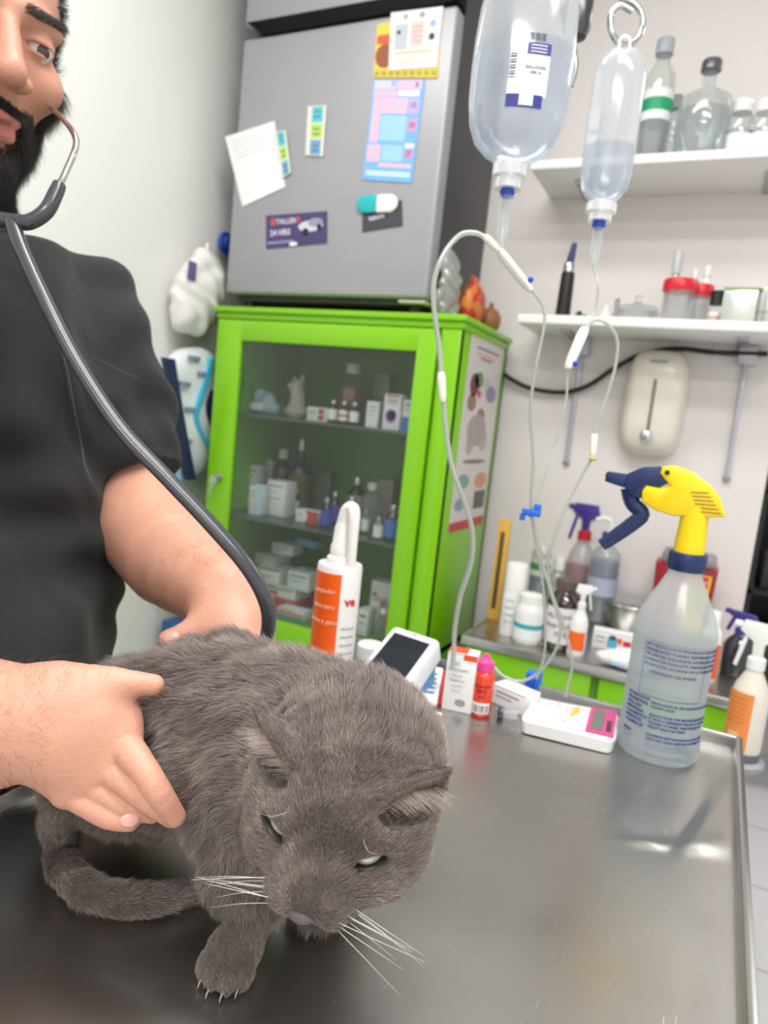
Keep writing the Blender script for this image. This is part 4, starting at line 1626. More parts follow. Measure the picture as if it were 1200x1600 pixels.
# middle shelf
carton('tall white carton at the left end of the middle cabinet shelf', on(388, 790, 1.66, Z2), .05, .04, .125, marks=[('r', .1, .9, .12, .16, INKG), ('r', .1, .7, .25, .28, INKG)])
carton('white carton behind the others at the left of the middle shelf', on(408, 790, 1.74, Z2), .05, .04, .140, marks=[('r', .1, .9, .12, .16, INKG)])
carton('small white and blue carton in front on the middle cabinet shelf', on(397, 806, 1.56, Z2), .040, .03, .082, rz=.12, marks=[('r', .5, 1, 0, 1, M_('pale_blue_print', (196, 222, 238), .5)), ('r', .1, .45, .2, .24, TEAL), ('r', .1, .45, .35, .39, INKG)])
carton('wide white carton with faint print below the dark bottle', on(428, 806, 1.60, Z2), .066, .05, .098, marks=[('r', .1, .9, .14, .18, INKG), ('r', .15, .6, .3, .34, LBLUE), ('r', .1, .8, .5, .53, INKG)], rz=-.08)
bottle('dark bottle with a white cap rising behind the white cartons', on(436, 790, 1.72, Z2), .026, .180, DARKG, WHITEP, None)
bottle('tallest dark bottle with an olive label on the middle shelf', on(464, 790, 1.74, Z2), .034, .215, DARKG, ALU, M_('olive_label', (112, 108, 60), .6), (.08, .52), shoulder=.56, neck=.34)
bottle('small white-labelled vial left of the red and white box', on(459, 795, 1.66, Z2), .014, .075, DARKG, WHITEP, PAPER)
carton('red and white box lying on the middle cabinet shelf', on(478, 815, 1.58, Z2), .070, .04, .034, marks=[('r', .45, 1, 0, 1, M_('box_red', (196, 66, 74), .5)), ('d', .42, .5, .12, .4, PAPER), ('r', .08, .36, .3, .4, INKG)])
VB = M_('vial_blue', (70, 90, 190), .5)
for i, (x, y, Yv, R, H, g, lb, lt) in enumerate((
        (508, 822, 1.57, .0145, .078, DARKG, VB, 'blue-labelled vial standing just left of the white sprayer top'),
        (521, 812, 1.64, .0155, .088, AMBER, VB, 'blue-labelled amber vial behind the left blue vial'),
        (546, 828, 1.57, .0175, .092, AMBER, PAPER, 'amber vial with a white label right of the white sprayer top'),
        (553, 815, 1.72, .024, .130, DARKG, M_('grey_label', (180, 180, 184), .6), 'dark bottle with a grey label at the back of the middle shelf'),
        (569, 832, 1.60, .012, .060, CLEARG, PAPER, 'small clear vial left of the white vial on the middle shelf'),
        (590, 838, 1.55, .013, .056, CLEARG, PAPER, 'stubby vial with a white and orange label on the middle shelf'),
        (611, 838, 1.56, .0185, .090, AMBER, BLUE, 'amber vial with a bright blue label near the right end of the middle shelf'),
        (634, 836, 1.62, .017, .125, DARKG, PAPER, 'dark bottle at the right end of the middle cabinet shelf'),
        (577, 820, 1.68, .028, .125, CLEARP, WHITEP, 'clear round-shouldered bottle in the middle of the middle shelf'))):
    bottle(lt, on(x, y, Yv, Z2), R, H, g, ALU if i != 8 else WHITEP, lb if i != 8 else None, (.1, .6), name='vial' if H < .1 else 'medicine_bottle', group=None)
carton('beige carton standing at the back right of the middle shelf', on(597, 815, 1.76, Z2), .045, .03, .130, base=M_('beige_card', (168, 158, 148), .6), marks=[('r', .2, .8, .15, .2, INKG)])
carton('grey tall packet at the back of the middle shelf behind the vials', on(500, 800, 1.80, Z2), .05, .02, .125, base=M_('grey_packet', (120, 128, 118), .6))
# bottom of the cabinet: stacked cartons
bl = [
    (430, 968, 1.60, Z0, .13, .09, .030, 'flat red and white carton at the bottom of the left stack', M_('red_card', (196, 70, 66), .6), []),
    (432, 950, 1.61, Z0 + .0305, .12, .08, .034, 'white carton with red print second from the bottom of the left stack', PAPER, [('r', .1, .9, .2, .35, INKG), ('r', .1, .5, .55, .8, RB)]),
    (415, 925, 1.60, Z0 + .065, .080, .08, .044, 'white carton with green edge in the middle of the left stack', PAPER, [('r', 0, 1, 0, .12, M_('green_print', (60, 140, 90), .5)), ('r', .1, .7, .5, .58, INKG)]),
    (412, 890, 1.62, Z0 + .1095, .075, .07, .030, 'grey-white carton near the top of the left stack', M_('carton_grey', (196, 196, 190), .6), [('r', .1, .9, .3, .4, INKG)]),
    (440, 868, 1.66, Z0 + .140, .070, .06, .032, 'white carton topmost of the left stack in the cabinet', PAPER, [('r', .1, .8, .3, .42, INKG), ('r', .1, .6, .6, .7, LBLUE)]),
]
for (x, y, Yv, z, w_, d_, h_, lb, bs_, mk) in bl:
    carton(lb, on(x, y, Yv, z), w_, d_, h_, base=bs_, marks=mk, rz=random.uniform(-.12, .12))
carton('orange and teal printed carton lying in front at the bottom of the cabinet', on(452, 972, 1.545, Z0), .085, .045, .026, marks=[('r', 0, 1, .65, 1, TEAL), ('r', 0, 1, .3, .55, ORANGE), ('r', .1, .6, .1, .2, INKG)])
carton('wide white carton with faint blue print in the right of the left stack', on(463, 935, 1.60, Z0 + .0655), .07, .07, .052, marks=[('r', .1, .9, .2, .3, INKG), ('r', .1, .7, .45, .55, LBLUE)])
carton('crumpled pale blue packet lying on top of the stacked cartons', on(474, 880, 1.68, Z0 + .173), .085, .04, .020, base=M_('pale_blue_packet', (120, 160, 200), .6), rz=-.3)
carton('white box with a small red dot at the lower right behind glass', on(596, 930, 1.66, Z0), .065, .04, .125, marks=[('d', .2, .3, .10, .05, RB), ('r', .15, .85, .55, .59, INKG)])
carton('white carton standing beside the clear bottle at the cabinet bottom', on(566, 975, 1.56, Z0), .030, .04, .070, marks=[('r', .2, .8, .2, .3, M_('green_print', (60, 140, 90), .5)), ('r', .2, .8, .5, .55, INKG)])
carton('second narrow white carton right of the sprayer at the cabinet bottom', on(583, 965, 1.62, Z0), .030, .04, .082, marks=[('r', .2, .8, .25, .3, INKG)])
bottle('clear empty bottle at the bottom right of the cabinet', on(598, 975, 1.56, Z0), .018, .085, CLEARG, WHITEP, None)
carton('orange card box at the right end of the cabinet bottom', on(614, 955, 1.62, Z0), .04, .03, .075, base=M_('orange_card', (222, 140, 60), .6), marks=[('r', .2, .8, .3, .4, INKD)], rz=.2)

# ================================================================== FRIDGE
FX0, FX1, FY, FZ0 = -1.256, -.672, 1.525, CZT
fr = thing('refrigerator', 'grey fridge with papers and magnets, standing on the green cabinet', 'refrigerator', (FX0, FY, FZ0))
fo_ = np.array([FX0, FY, FZ0])
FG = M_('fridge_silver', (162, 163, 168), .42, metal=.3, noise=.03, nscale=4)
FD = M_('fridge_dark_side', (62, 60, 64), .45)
FW = FX1 - FX0
b = B()
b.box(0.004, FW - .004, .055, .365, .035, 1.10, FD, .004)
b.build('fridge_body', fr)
b = B().box(0, FW, .0, .05, .040, .668, FG, .008, seg=3)
b.build('door', fr)
b = B().box(0, FW, .0, .05, .698, 1.10, FG, .008, seg=3)
b.build('freezer_door', fr)
# dark grip between the doors, sloping in at its left end
b = B()
b.prism([(.006, .706), (.040, .690), (.060, .674), (.085, .669), (FW - .05, .672), (FW, .676), (FW, .706)], -.050, .004, M_('grip_black', (7, 7, 8), .7, spec=.2), M=Matrix.Rotation(PI / 2, 4, 'X'), bev=.002)
b.build('grip_recess', fr)
b = B()
for x in (.04, FW - .05):
    b.lathe([(.016, 0), (.018, .03), (.010, .036)], BLACKP, 16, M=Matrix.Translation((x, .06, .0)))
b.box(.02, FW - .02, .03, .33, .028, .037, FD)
b.box(FW - .075, FW - .005, .008, .05, .030, .037, M_('hinge_cream', (200, 196, 170), .5), .002)
b.build('feet_and_hinge', fr)


def note(name, label, catg, pts, Yp=1.5235, th=.0008, base=PAPER, group=None):
    c = [atY(x, y, Yp) for x, y in pts]
    o = sum(c) / 4
    t = thing(name, label, catg, o, 0, group)
    q = Quad(*c, origin=o)
    if q.n[1] > 0:
        q.n = -q.n
    b_ = B()
    q.slab(b_, 0, 1, 0, 1, 0, th, base)
    b_.build('sheet', t)
    q.th = th
    return t, q


t, q = note('paper_note', 'tilted blank white paper held on the fridge by a green striped magnet', 'paper', [(352, 214), (429, 189), (446, 292), (379, 323)])
b = B()
for i in range(5):
    q.slab(b, .1, .85 - .1 * (i % 2), .10 + .06 * i, .112 + .06 * i, .0008, .0010, M_('faint_ink', (206, 206, 212), .7))
b.build('faint_writing', t)
for i, (pts, lb) in enumerate((([(429, 207), (447, 204), (455, 270), (441, 280)], 'striped magnet strip over the edge of the white paper'), ([(482, 167), (511, 165), (505, 245), (478, 243)], 'upright striped magnet strip in the middle of the fridge door'))):
    t, q = note('fridge_magnet', lb, 'magnet', pts, Yp=1.5225 if i == 0 else 1.5235, th=.003, base=M_('magnet_cream', (222, 224, 208), .5))
    b = B()
    q.slab(b, .25, .85, .02, .33, .003, .0034, M_('stripe_teal', (90, 190, 205), .5))
    q.slab(b, .25, .85, .37, .64, .003, .0034, M_('stripe_lime', (176, 214, 70), .5))
    q.slab(b, .25, .85, .68, .98, .003, .0034, M_('stripe_blue', (110, 160, 200), .5))
    for v in (.10, .2, .45, .55, .78, .88):
        q.slab(b, .38, .72, v, v + .03, .0034, .0036, M_('stripe_ink', (70, 110, 140), .5))
    b.build('striped_print', t)
t, q = note('flyer', 'yellow and red food flyer pinned top right on the fridge', 'flyer', [(590, 38), (690, 20), (684, 122), (583, 122)], base=M_('flyer_yellow', (226, 196, 90), .5))
b = B()
q.slab(b, 0, .35, .04, .30, .0008, .0011, M_('flyer_sun', (240, 200, 80), .5))
q.slab(b, .02, .30, .22, .38, .0011, .0014, M_('flyer_red', (206, 90, 60), .5))
q.disc(b, .16, .60, .15, .22, .0008, .0012, M_('flyer_brown', (150, 84, 50), .5))
q.slab(b, 0, 1, .86, .99, .0008, .0011, M_('flyer_gold', (210, 186, 70), .5))
for i in range(9):
    q.slab(b, .03 + .11 * i, .09 + .11 * i, .89, .95, .0011, .0013, M_('flyer_green', (150, 150, 60), .5))
b.build('food_print', t)
t, q = note('leaflet', 'white leaflet with pink and grey print overlapping the yellow flyer', 'leaflet', [(611, 20), (693, 10), (682, 105), (607, 110)], Yp=1.5220, base=M_('leaflet_paper', (226, 224, 222), .5))
b = B()
q.slab(b, .10, .36, .22, .66, .0008, .0010, M_('leaflet_grey', (188, 192, 200), .6))
q.slab(b, .42, .68, .20, .62, .0008, .0010, M_('leaflet_pink', (232, 196, 190), .6))
q.slab(b, .12, .86, .70, .73, .0008, .0010, M_('leaflet_gold', (206, 176, 120), .6))
for (u, v, r, c) in ((.18, .36, .04, INKD), (.84, .26, .06, M_('leaflet_blue', (150, 176, 210), .6)), (.84, .48, .06, INKD), (.62, .10, .05, INKG), (.30, .10, .04, INKG)):
    q.disc(b, u, v, r, r, .0010, .0013, c)
for v in (.80, .85, .90):
    q.slab(b, .2, .8, v, v + .012, .0008, .0010, INKG)
for v in (.28, .36, .44, .52):
    q.slab(b, .46, .64, v, v + .02, .0010, .0012, M_('leaflet_rose', (214, 150, 150), .6))
b.build('printed_blocks', t)
t, q = note('calendar_sheet', 'pink and light blue calendar sheet under the yellow flyer', 'calendar', [(584, 124), (665, 124), (643, 286), (566, 281)], base=M_('cal_blue_edge', (120, 178, 232), .5))
b = B()
PK, LB_ = M_('cal_pink', (232, 186, 208), .5), M_('cal_blue', (156, 202, 236), .5)
CI = M_('cal_ink', (120, 110, 170), .5)
for (u0, u1, v0, v1, mt_) in ((.03, .45, .01, .10, M_('cal_lilac', (206, 204, 232), .5)), (.48, .95, .01, .10, PK), (.03, .50, .11, .17, PK), (.52, .92, .11, .16, PAPER), (.05, .22, .18, .62, PK), (.22, .72, .18, .33, PK), (.74, .95, .18, .33, M_('cal_lilac2', (190, 170, 216), .5)), (.24, .75, .35, .60, LB_), (.78, .95, .38, .50, M_('cal_rose', (220, 150, 190), .5)),
                             (.04, .30, .64, .81, PK), (.33, .75, .64, .80, LB_), (.78, .95, .62, .66, PAPER), (.78, .95, .68, .76, M_('cal_rose', (220, 150, 190), .5)), (.3, .95, .82, .86, PK), (.06, .95, .90, .95, M_('cal_sky', (190, 224, 244), .5))):
    q.slab(b, u0, u1, v0, v1, .0008, .0011, mt_)
for (u, v, s) in ((.40, .055, '7'), (.86, .055, '8'), (.84, .25, '13'), (.86, .44, '20'), (.86, .72, '27')):
    q.words(b, s, u, v, .016, CI, .0013, bold=.0006)
b.build('printed_calendar', t)
t, q = note('advert_card', 'dark purple card with a white car picture, low on the fridge', 'card', [(416, 337), (511, 330), (511, 380), (416, 389)], base=M_('card_purple', (70, 60, 108), .45))
b = B()
q.words(b, 'TALLER', .34, .22, .018, M_('card_white', (214, 210, 224), .5), .0010, bold=.0004)
q.disc(b, .12, .22, .05, .12, .0008, .0012, M_('card_red', (190, 80, 80), .5))
q.disc(b, .54, .18, .035, .09, .0008, .0012, M_('card_red', (190, 80, 80), .5))
q.words(b, '24 HRS', .24, .55, .020, M_('card_white', (214, 210, 224), .5), .0010, bold=.0006)
q.slab(b, .03, .46, .80, .87, .0008, .0011, M_('card_lilac', (150, 140, 190), .5))
q.disc(b, .74, .42, .20, .17, .0008, .0011, M_('card_car', (206, 208, 220), .4))
q.disc(b, .82, .32, .12, .14, .0011, .0013, M_('card_car2', (150, 152, 170), .4))
q.disc(b, .66, .60, .05, .13, .0012, .0014, BLACKP)
q.disc(b, .88, .48, .04, .11, .0012, .0014, BLACKP)
q.disc(b, .46, .93, .07, .06, .0012, .0014, PAPER)
b.build('car_print', t)
t, q = note('business_card', 'charcoal business card under the teal and white capsule magnet', 'card', [(567, 322), (628, 313), (629, 353), (566, 363)], base=M_('card_charcoal', (60, 64, 72), .5))
b = B()
q.words(b, 'VISION', .36, .52, .013, M_('card_white', (214, 210, 224), .5), .0010, bold=.0005, rot=.08)
q.words(b, 'care', .72, .44, .009, INKG, .0010, rot=.08)
b.build('lettering', t)
# capsule magnet
c0, c1 = atY(569, 319, 1.519), atY(609, 318, 1.519)
t = thing('fridge_magnet', 'capsule-shaped magnet, half teal half white, on the fridge door', 'magnet', (c0 + c1) / 2)
o = (c0 + c1) / 2
rC = .0205
b = B()
b.sph((0, 0, 0), (rC, .006, rC), M_('capsule_white', (236, 238, 238), .35), 20, 12, M=Matrix.Translation(tuple(c1 - o)))
b.box(-abs(c1[0] - o[0]) * 0, abs(c1[0] - o[0]), -.006, .004, -rC, rC, M_('capsule_white', (236, 238, 238), .35), .004)
b.build('white_half', t)
b = B()
b.sph((0, 0, 0), (rC, .006, rC), M_('capsule_teal', (30, 180, 184), .35), 20, 12, M=Matrix.Translation(tuple(c0 - o)))
b.box(-abs(c0[0] - o[0]), 0, -.006, .004, -rC, rC, M_('capsule_teal', (30, 180, 184), .35), .004)
b.build('teal_half', t)

# ---------------- things on the cabinet top, right of the fridge
t = thing('plastic_bag', 'clear crumpled plastic bag standing on the cabinet right of the fridge', 'bag', (-.648, 1.60, CZT))
G = SDF()
for (a, r) in (((0, 0, .045), (.022, .06, .045)), ((0.002, .0, .10), (.018, .05, .04)), ((-.002, -.01, .135), (.012, .035, .03))):
    G.ell(a, r, k=.015)
a, qq = G.mesh(.004, 1, clipz=.001)
nn = vnormals(a, qq)
a = a + nn * (.004 * np.sin(a @ np.array([120, 90, 60]) + 3 * np.sin(a[:, 2] * 80)))[:, None]
np_mesh('bag_film', a, qq, clear('bag_film', (230, 235, 240), body=.3, gloss=.12, rough=.12), t)
t = thing('food_packet', 'red and orange patterned snack packet on the cabinet beside the clear bag', 'packet', (-.620, 1.70, CZT))
G = SDF()
G.ell((0, 0, .055), (.030, .055, .058), k=.01)
a, qq = G.mesh(.004, 1, clipz=.001)
mt_ = mat('snack_packet', (190, 60, 44), .35)
ntt = mt_.node_tree
vo = ntt.nodes.new('ShaderNodeTexVoronoi')
vo.inputs['Scale'].default_value = 45
rr_ = ntt.nodes.new('ShaderNodeValToRGB')
rr_.color_ramp.interpolation = 'CONSTANT'
rr_.color_ramp.elements[0].color = lin((190, 50, 40)) + (1,)
rr_.color_ramp.elements[1].position = .45
rr_.color_ramp.elements[1].color = lin((206, 120, 50)) + (1,)
ee = rr_.color_ramp.elements.new(.7)
ee.color = lin((120, 110, 60)) + (1,)
tcn = ntt.nodes.new('ShaderNodeTexCoord')
ntt.links.new(tcn.outputs['Object'], vo.inputs['Vector'])
ntt.links.new(vo.outputs['Color'], rr_.inputs[0])
ntt.links.new(rr_.outputs[0], ntt.nodes['Principled BSDF'].inputs['Base Color'])
np_mesh('packet_body', a, qq, mt_, t)
B().box(-.002, .002, -.03, .03, .105, .125, mt_, .001).build('sealed_edge', t)
t = thing('food_packet', 'brown round snack packet at the back corner of the cabinet top', 'packet', (-.600, 1.79, CZT))
G = SDF()
G.ell((0, 0, .035), (.028, .035, .034), k=.01)
a, qq = G.mesh(.004, 1, clipz=.001)
np_mesh('packet_body', a, qq, M_('brown_packet', (150, 100, 60), .5, noise=.3), t)
B().box(-.002, .002, -.015, .015, .064, .080, M_('brown_packet', (150, 100, 60), .5), .001).build('sealed_edge', t)

# ================================================================== BAGS LEFT OF THE CABINET
hook = thing('wall_hook', 'small steel hook on the left wall holding the bags', 'hook', (XL, 1.48, 1.52))
B().tube([(0, 0, 0), (.03, 0, 0), (.05, 0, -.01), (.055, 0, .015)], .004, CHR, 10, 4).build('hook_wire', hook)
B().lathe([(.014, -.002), (.014, .003), (0, .004)], CHR, 16, M=Matrix.Rotation(PI / 2, 4, 'Y')).build('wall_plate', hook)


def soft(prims, h=.006, wr=.006, fr_=60):
    G_ = SDF()
    for (a_, r_) in prims:
        G_.ell(a_, r_, k=.03)
    a_, q_ = G_.mesh(h, 1)
    n_ = vnormals(a_, q_)
    f_ = wr * np.sin(a_ @ np.array([fr_, fr_ * .8, fr_ * .5]) + 3 * np.sin(a_[:, 2] * fr_ * .7)) * .6 + wr * .5 * np.sin(a_ @ np.array([-fr_ * .9, fr_ * 1.7, fr_]))
    return a_ + n_ * f_[:, None], q_


c = atX(306, 466, -1.31)
t = thing('plastic_bag', 'stuffed white plastic bag hanging by the fridge above the blue and white sack', 'bag', c)
a, qq = soft([((0, 0, 0), (.04, .085, .075)), ((.0, .03, .06), (.035, .07, .07)), ((0, -.02, -.05), (.035, .06, .05))])
np_mesh('bag_body', a, qq, M_('white_bag', (226, 224, 222), .4), t)
B().tube([(0, .03, .10), (-.01, .04, .125), (-.015, .05, .15)], .006, M_('white_bag', (226, 224, 222), .4), 8, 4).build('twisted_handle', t)
B().box(.034, .0365, -.075, -.045, .035, .080, M_('bag_print', (110, 90, 150), .5), .001).build('printed_mark', t)
c = atX(300, 640, -1.315)
t = thing('pad_package', 'blue, turquoise and white plastic sack hanging left of the green cabinet', 'package', c)
a, qq = soft([((0, 0, 0), (.036, .13, .16)), ((0, .0, -.06), (.036, .115, .12)), ((0, 0, .10), (.036, .105, .06))], wr=.0016, fr_=40)
np_mesh('sack_body', a, qq, M_('sack_white', (222, 226, 232), .4), t)
NAVY = M_('sack_navy', (34, 40, 84), .4)
TQ = M_('sack_turquoise', (70, 186, 214), .4)
for nm, pts, r, mt_ in (('navy_stripe', [(266, 560), (274, 610), (286, 680), (300, 750)], .018, NAVY), ('light_blue_stripe', [(250, 575), (258, 640), (270, 700), (282, 750)], .005, M_('sack_sky', (140, 196, 226), .4)),
                        ('turquoise_stripe', [(334, 560), (320, 610), (308, 650), (318, 682), (332, 700)], .009, TQ), ('navy_patch', [(336, 610), (328, 640), (334, 665)], .012, NAVY)):
    P = spline([atX(x, y, -1.268) - c for x, y in pts], 4)
    vs, fs = [], []
    for k_, p_ in enumerate(P):
        for (dx_, dy_) in ((-.014, -r), (0, -r), (0, r), (-.014, r)):
            vs.append((p_[0] + dx_, p_[1] + dy_, p_[2]))
        if k_:
            for e_ in range(4):
                fs.append([4 * (k_ - 1) + e_, 4 * (k_ - 1) + (e_ + 1) % 4, 4 * k_ + (e_ + 1) % 4, 4 * k_ + e_])
    fs += [[0, 1, 2, 3], [4 * len(P) - 1, 4 * len(P) - 2, 4 * len(P) - 3, 4 * len(P) - 4]]
    B().add(vs, fs, mt_, False).build(nm, t)
for (x, y) in ((290, 600), (300, 640), (292, 690), (305, 560), (318, 585)):
    p = atX(x, y, -1.270) - c
    B().box(p[0] - .008, p[0] + .001, p[1] - .02, p[1] + .02, p[2] - .006, p[2] + .006, M_('sack_print', (120, 140, 170), .5), .001).build('printed_mark', t)
c = atX(276, 968, -1.30)
t = thing('pad_package', 'small dark blue package low on the floor side, seen under the forearm', 'package', (c[0], c[1], 0))
# stands on the floor against the wall
B().box(-.03, .04, -.03, .05, 0, c[2] + .0, M_('package_blue', (40, 90, 150), .4), .01).build('package_body', t)
B().box(.0405, .042, -.02, .04, c[2] - .06, c[2] - .02, LBLUE, .001).build('printed_band', t)
c = atX(353, 380, -1.335)
t = thing('blue_cap', 'round blue lid hanging on the wall in the gap left of the fridge', 'lid', c)
B().lathe([(0, -.006), (.028, -.006), (.031, 0), (.028, .008), (0, .010)], M_('blue_lid', (30, 70, 170), .4), 28, M=Matrix.Rotation(PI / 2, 4, 'Y')).build('lid_disc', t)
B().lathe([(.020, .010), (.022, .013), (.020, .016)], M_('blue_lid', (30, 70, 170), .4), 28, M=Matrix.Rotation(PI / 2, 4, 'Y')).build('raised_ring', t)

# ================================================================== WALL SHELVES
def zat(p, ypx):
    """height at which the vertical through p crosses the picture line ypx"""
    a, b_ = 0.0, 2.6
    for _ in range(40):
        m_ = (a + b_) / 2
        v = np.array([p[0], p[1], m_]) - CAM
        y = 800 - FPX * (v @ UPV) / (v @ FWD)
        if y > ypx:
            a = m_
        else:
            b_ = m_
    return (a + b_) / 2


SHW = M_('shelf_white', (238, 238, 236), .4)
for (z0, z1, x0, lb) in ((1.817, 1.837, -.510, 'upper white wall shelf carrying clear glass bottles'), (1.466, 1.487, -.495, 'lower white wall shelf carrying red-lidded cups above the soap dispenser')):
    t = thing('wall_shelf', lb, 'shelf', (x0, 1.68, z0))
    B().box(0, XW - x0, 0, .22, 0, z1 - z0, SHW, .002).build('shelf_board', t)
    for x in (.10, XW - x0 - .10):
        B().box(x - .012, x + .012, .08, .22, -.006, 0, ALU, .001).build('bracket_plate', t)
LAV = M_('rail_lavender', (190, 188, 200), .35, metal=.3)
for (xt, xb, y0, y1, lb) in ((905, 884, 525, 722, 'thin grey metal strip hanging on the wall left of the soap dispenser'), (1158, 1135, 522, 748, 'thin grey metal strip hanging on the wall right of the soap dispenser')):
    pb = atY(xb, y1, 1.885)
    zt = 1.464
    t = thing('wall_strip', lb, 'metal strip', (pb[0], 1.886, pb[2]))
    B().box(-.005, .005, 0, .013, 0, zt - pb[2], LAV, .001).build('strip', t)
    B().box(-.020, .020, -.012, .013, zt - pb[2] - .045, zt - pb[2], LAV, .002).build('top_clip', t)
    B().sph((0, .006, 0), .009, GREY, 12, 8).build('end_tip', t)


def onshelf(x, Y, z):
    """a spot on a shelf of height z, below the picture column x"""
    lo_, hi_ = 0.0, 1600.0
    for _ in range(40):
        m_ = (lo_ + hi_) / 2
        if atY(x, m_, Y)[2] > z:
            lo_ = m_
        else:
            hi_ = m_
    p = atY(x, (lo_ + hi_) / 2, Y)
    return np.array([p[0], Y, z])


ZU, ZL = 1.837, 1.487
LIQ = clear('water', (226, 232, 236), body=.10, gloss=.01, tint=(240, 245, 247))
t = thing('carton', 'narrow white carton at the left end of the upper wall shelf', 'box', onshelf(921, 1.75, ZU))
B().box(-.012, .012, -.02, .02, 0, .125, PAPER, .001).build('box_body', t)
B().box(-.009, .009, -.0208, -.020, .07, .08, INKG).build('printed_line', t)
p = onshelf(1012, 1.76, ZU)
bottle('tall clear bottle with a green and white label on the upper shelf', p, .034, zat(p, 62) - ZU, CLEARG, M_('cap_greyclear', (170, 176, 184), .4), PAPER, (.34, .58), fill=LIQ, shoulder=.66, neck=.45, capH=.12, mark=M_('label_green', (30, 160, 110), .5), fillz=.55)
p = onshelf(1040, 1.83, ZU)
bottle('small clear bottle half hidden behind the green-labelled bottle', p, .024, zat(p, 150) - ZU, CLEARG, GREY, PAPER, (.1, .4))
p = onshelf(1088, 1.76, ZU)
t = bottle('large round clear glass bottle with a grey crimped stopper on the upper shelf', p, .056, zat(p, 95) - ZU, CLEARG, M_('crimp', (120, 120, 124), .35, metal=.8), None, fill=LIQ, shoulder=.58, neck=.26, capH=.10, fillz=.5)
for i, x in enumerate((1147, 1184)):
    p = onshelf(x, 1.76, ZU)
    bottle(('white-capped clear vial beside the large round bottle' if i == 0 else 'white-capped clear vial at the right end of the upper shelf'), p, .028, zat(p, 158) - ZU, CLEARG, WHITEP, PAPER, (.12, .42), name='vial', group='white-capped vials on the upper shelf', shoulder=.66, neck=.62, capH=.2, fill=LIQ)

# lower shelf
p = onshelf(878, 1.75, ZL)
t = thing('otoscope', 'black handheld instrument with a blue tip standing on the lower wall shelf', 'instrument', p)
zt = zat(p, 380) - ZL
B().lathe([(0, 0), (.017, 0), (.018, .01), (.016, zt * .55), (.015, zt * .62), (0, zt * .62)], BLACKP, 20).build('handle', t)
B().lathe([(.013, zt * .62), (.013, zt * .72), (.010, zt * .75), (0, zt * .75)], CHR, 20).build('chrome_collar', t)
B().tube([(0, 0, zt * .72), (.002, 0, zt * .82), (.006, 0, zt)], [.010, .009, .006], M_('tip_blue', (34, 54, 110), .4), 12, 3).build('blue_tip', t)
p = onshelf(907, 1.74, ZL)
t = thing('small_clip', 'small black clip lying beside the black instrument', 'clip', p)
B().box(-.014, .014, -.006, .006, 0, .012, BLACKP, .002).sph((-.005, 0, .014), .007, BLACKP, 12, 8).build('clip_body', t)
p = onshelf(945, 1.73, ZL)
t = thing('syringe_cap', 'small white plastic piece on the lower shelf between the drip and glass dish', 'cap', p)
B().lathe([(0, 0), (.012, 0), (.012, .018), (.006, .022), (.006, .034), (0, .035)], WHITEP, 16).build('cap_body', t)
B().lathe([(0, 0), (.006, 0), (.006, .05), (0, .05)], GREY, 12, M=Matrix.Translation((.022, .004, 0))).build('spare_tip', t)
p = onshelf(992, 1.78, ZL)
t = thing('glass_dish', 'low clear glass dish with a knobbed lid on the lower shelf', 'dish', p)
B().lathe([(0, 0), (.042, 0), (.050, .012), (.050, .028)], CLEARG, 28).build('dish_body', t)
B().lathe([(.052, .028), (.044, .040), (.012, .048), (.006, .056), (.009, .066), (0, .068)], CLEARG, 28).build('lid', t)
B().lathe([(0, .0), (.046, .0), (.046, .006), (0, .006)], INKG, 24, M=Matrix.Translation((0, 0, .001))).build('contents', t)
p = onshelf(1043, 1.80, ZL)
t = bottle('slender clear bottle with a narrow neck behind the red-lidded cup', p, .020, zat(p, 393) - ZL, CLEARG, M_('clear_tip', (190, 196, 200), .3), None, shoulder=.45, neck=.42, capH=.30)
REDL = M_('red_lid', (212, 30, 48), .35)
for i, (x, Yv, R, yt) in enumerate(((1054, 1.73, .036, 438), (1086, 1.77, .027, 446))):
    p = onshelf(x, Yv, ZL)
    h = zat(p, yt) - ZL
    t = thing('sample_cup', ('large clear sample cup with a red screw lid' if i == 0 else 'smaller clear sample cup with a red lid, right of the large one'), 'cup', p, 0, 'red-lidded sample cups')
    B().lathe([(0, 0), (R * .82, 0), (R * .92, h * .78)], CLEARP, 28).build('cup_body', t)
    B().lathe([(R, h * .72), (R * 1.02, h * .76), (R * 1.02, h * .97), (R * .96, h), (0, h)], REDL, 28).build('lid', t)
for i, (x, Yv, yt) in enumerate(((1072, 1.84, 421), (1091, 1.84, 416))):
    p = onshelf(x, Yv, ZL)
    h = zat(p, yt) - ZL
    bottle(('white plastic bottle behind the large red lid' if i == 0 else 'white plastic bottle with a pointed top behind the small red lid'), p, .016, h, WHITEP, WHITEP, None, name='plastic_bottle')
p = onshelf(1113, 1.73, ZL)
t = thing('stub_jar', 'little beige jar right of the red-lidded cups', 'jar', p)
B().lathe([(0, 0), (.011, 0), (.012, .016), (.010, .022), (0, .022)], M_('beige_jar', (200, 176, 160), .5), 16).build('jar_body', t)
B().lathe([(.0125, .016), (.0125, .024), (0, .025)], WHITEP, 16).build('lid', t)
p = onshelf(1150, 1.73, ZL)
t = thing('instrument_tin', 'shiny silver box with a green edge at the right of the lower shelf', 'box', p)
h = zat(p, 452) - ZL
B().box(-.034, .034, -.02, .04, 0, h, M_('foil', (214, 220, 214), .25, metal=.6), .003).build('tin_body', t)
B().box(-.035, .035, -.021, .041, h - .006, h, M_('green_edge', (120, 170, 90), .4), .001).build('lid_edge', t)
B().lathe([(0, 0), (.014, 0), (.014, .03), (0, .03)], BLACKP, 16, M=Matrix.Translation((-.046, -.0, h - .035))).build('black_knob', t)
